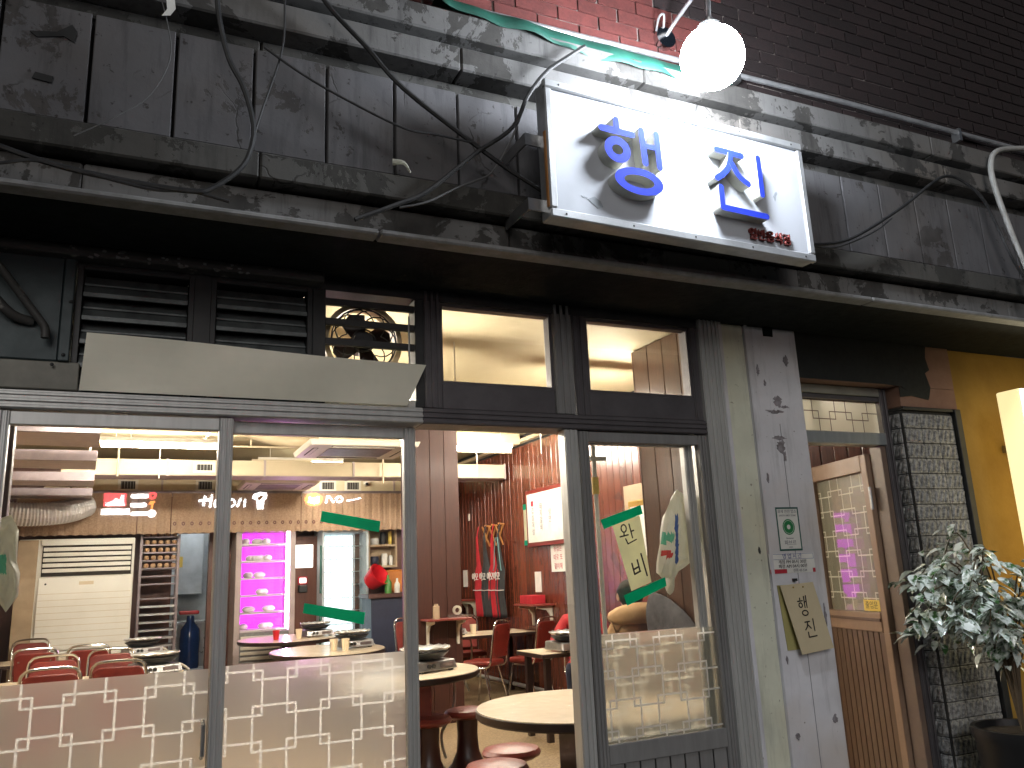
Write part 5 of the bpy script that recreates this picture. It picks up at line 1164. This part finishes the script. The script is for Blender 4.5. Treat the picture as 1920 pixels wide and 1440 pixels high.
# ================================================================== PEOPLE (seated)
def person(label, loc, rz, top, arm_l, arm_r, hood=None):
    t = thing('person', label, 'person', loc, rz)
    J = [((0,0,.50),.125), ((0,.0,.68),.125), ((0,-.01,.86),.14), ((0,-.01,.96),.09), ((0,.01,1.03),.052), ((0,.03,1.10),.075), ((0,.035,1.19),.088), ((0,.03,1.265),.06)]
    E = [(i, i+1) for i in range(7)]
    def chain(base, pts):
        prev = base
        for p in pts: J.append(p); E.append((prev, len(J)-1)); prev = len(J)-1
    for s_, arm in ((-1, arm_l), (1, arm_r)):
        sh_ = ((s_*.17, -.01, .925), .065); el, wr_ = arm; d = (Vector(wr_)-Vector(el)).normalized()
        chain(2, [sh_, (tuple(Vector(sh_[0]).lerp(Vector(el), .5)), .054), (el, .046), (tuple(Vector(el).lerp(Vector(wr_), .5)), .042), (wr_, .030), (tuple(Vector(wr_)+d*.06), .034)])
        hub = len(J)-1; side = d.cross(Vector((0, 0, 1))).normalized()
        for k, ln in enumerate((.055, .072, .078, .072)):
            q = Vector(wr_)+d*.075+side*(k-1.6)*.019
            chain(hub, [(tuple(q+d*.02), .0095), (tuple(q+d*(.02+ln*.55)+Vector((0,0,-.008))), .0085), (tuple(q+d*(.02+ln)+Vector((0,0,-.022))), .0075)])
        chain(hub, [(tuple(Vector(wr_)+d*.03-side*s_*.035), .011), (tuple(Vector(wr_)+d*.07-side*s_*.05), .009)])
        chain(0, [((s_*.09, .06, .49), .09), ((s_*.12, .38, .50), .07), ((s_*.12, .42, .28), .055), ((s_*.12, .40, .09), .042), ((s_*.12, .50, .04), .038)])
    me = bpy.data.meshes.new('b'); me.from_pydata([j[0] for j in J], E, []); o = put('b', me)
    sk = o.modifiers.new('skin', 'SKIN'); sk.use_smooth_shade = True
    for i, j in enumerate(J): v = me.skin_vertices[0].data[i]; v.radius = (j[1], j[1]); v.use_root = (i == 0)
    sb = o.modifiers.new('sub', 'SUBSURF'); sb.levels = 2; sb.render_levels = 2
    bpy.context.view_layer.update()
    m2 = bpy.data.meshes.new_from_object(o.evaluated_get(bpy.context.evaluated_depsgraph_get())); bpy.data.objects.remove(o)
    m2.materials.clear()
    for q in (top, 'denim', 'skin'): m2.materials.append(MATS[q])
    for p in m2.polygons:
        c = p.center; k = 0
        if c.z > 1.035 and abs(c.x) < .12 and c.y > -.2 and c.y < .2: k = 2
        elif min((c-Vector(arm_l[1])).length, (c-Vector(arm_r[1])).length) < .16 and min((c-Vector(arm_l[0])).length, (c-Vector(arm_r[0])).length) > .22: k = 2
        elif c.z < .55 and c.y > .02: k = 1
        p.material_index = k; p.use_smooth = True
    m2.name = 'body'; put('body', m2, t)
    b = MB().sphere((0, .015, 1.20), .108, .118, .115, 22, 16)
    b.v = [(x, (y if z > 1.19 or y < .03 else y-.055), z if not (y > .075 and z < 1.24) else 1.24+(z-1.24)*.15) for x, y, z in b.v]
    b.v = [(x*1.0, min(y, .085), z) for x, y, z in b.v]; b.build('hair', 'hair', t, True)
    b = MB().sphere((0, .128, 1.165), .014, .02, .022, 10, 8).build('nose', 'skin', t, True)
    for s_ in (-1, 1):
        MB().sphere((s_*.034, .113, 1.185), .012, .006, .007, 8, 6).build('eye', 'hair', t, True); MB().sphere((s_*.103, .03, 1.175), .012, .022, .032, 10, 8).build('ear', 'skin', t, True)
    MB().sphere((0, .116, 1.122), .026, .008, .007, 10, 6).build('mouth', 'vinyl_maroon', t, True)
    if hood:
        b = MB(); n, k = 24, 10
        for i in range(n):
            q = 2*PI*i/n; R_ = .135+.03*(math.sin(q) < 0)*abs(math.sin(q)); r_ = .048+.03*max(0, -math.sin(q))
            for j in range(k): w = 2*PI*j/k; b.v.append(((R_+r_*math.cos(w))*math.cos(q)*1.15, (R_+r_*math.cos(w))*math.sin(q)+.0, 1.02+.03*max(0, -math.sin(q))+r_*1.1*math.sin(w)))
        for i in range(n):
            for j in range(k): a, c_ = i*k, ((i+1) % n)*k; jj = (j+1) % k; b.f.append((a+j, c_+j, c_+jj, a+jj)); b.mi.append(0)
        b.build('hood', hood, t, True)
    return t
person('seated person in a red sweater leaning on the table past the doorway', (4.12, 4.38, .05), math.radians(150), 'cloth_red', ((-.27,.10,.70),(-.10,.34,.78)), ((.30,.14,.72),(.16,.38,.78)))
person('seated person in a beige hoodie seen from behind through the notice door', (3.74, 2.86, .05), math.radians(-8), 'cloth_beige', ((-.25,.14,.70),(-.12,.36,.76)), ((.25,.14,.70),(.12,.36,.76)), 'cloth_beige')
for x, y, l in ((4.12, 4.38, 'red chair under the person in red'), (3.74, 2.86, 'red chair under the person in the beige hoodie')):
    chair(x, y, 90+(155 if y > 4 else -8), l)
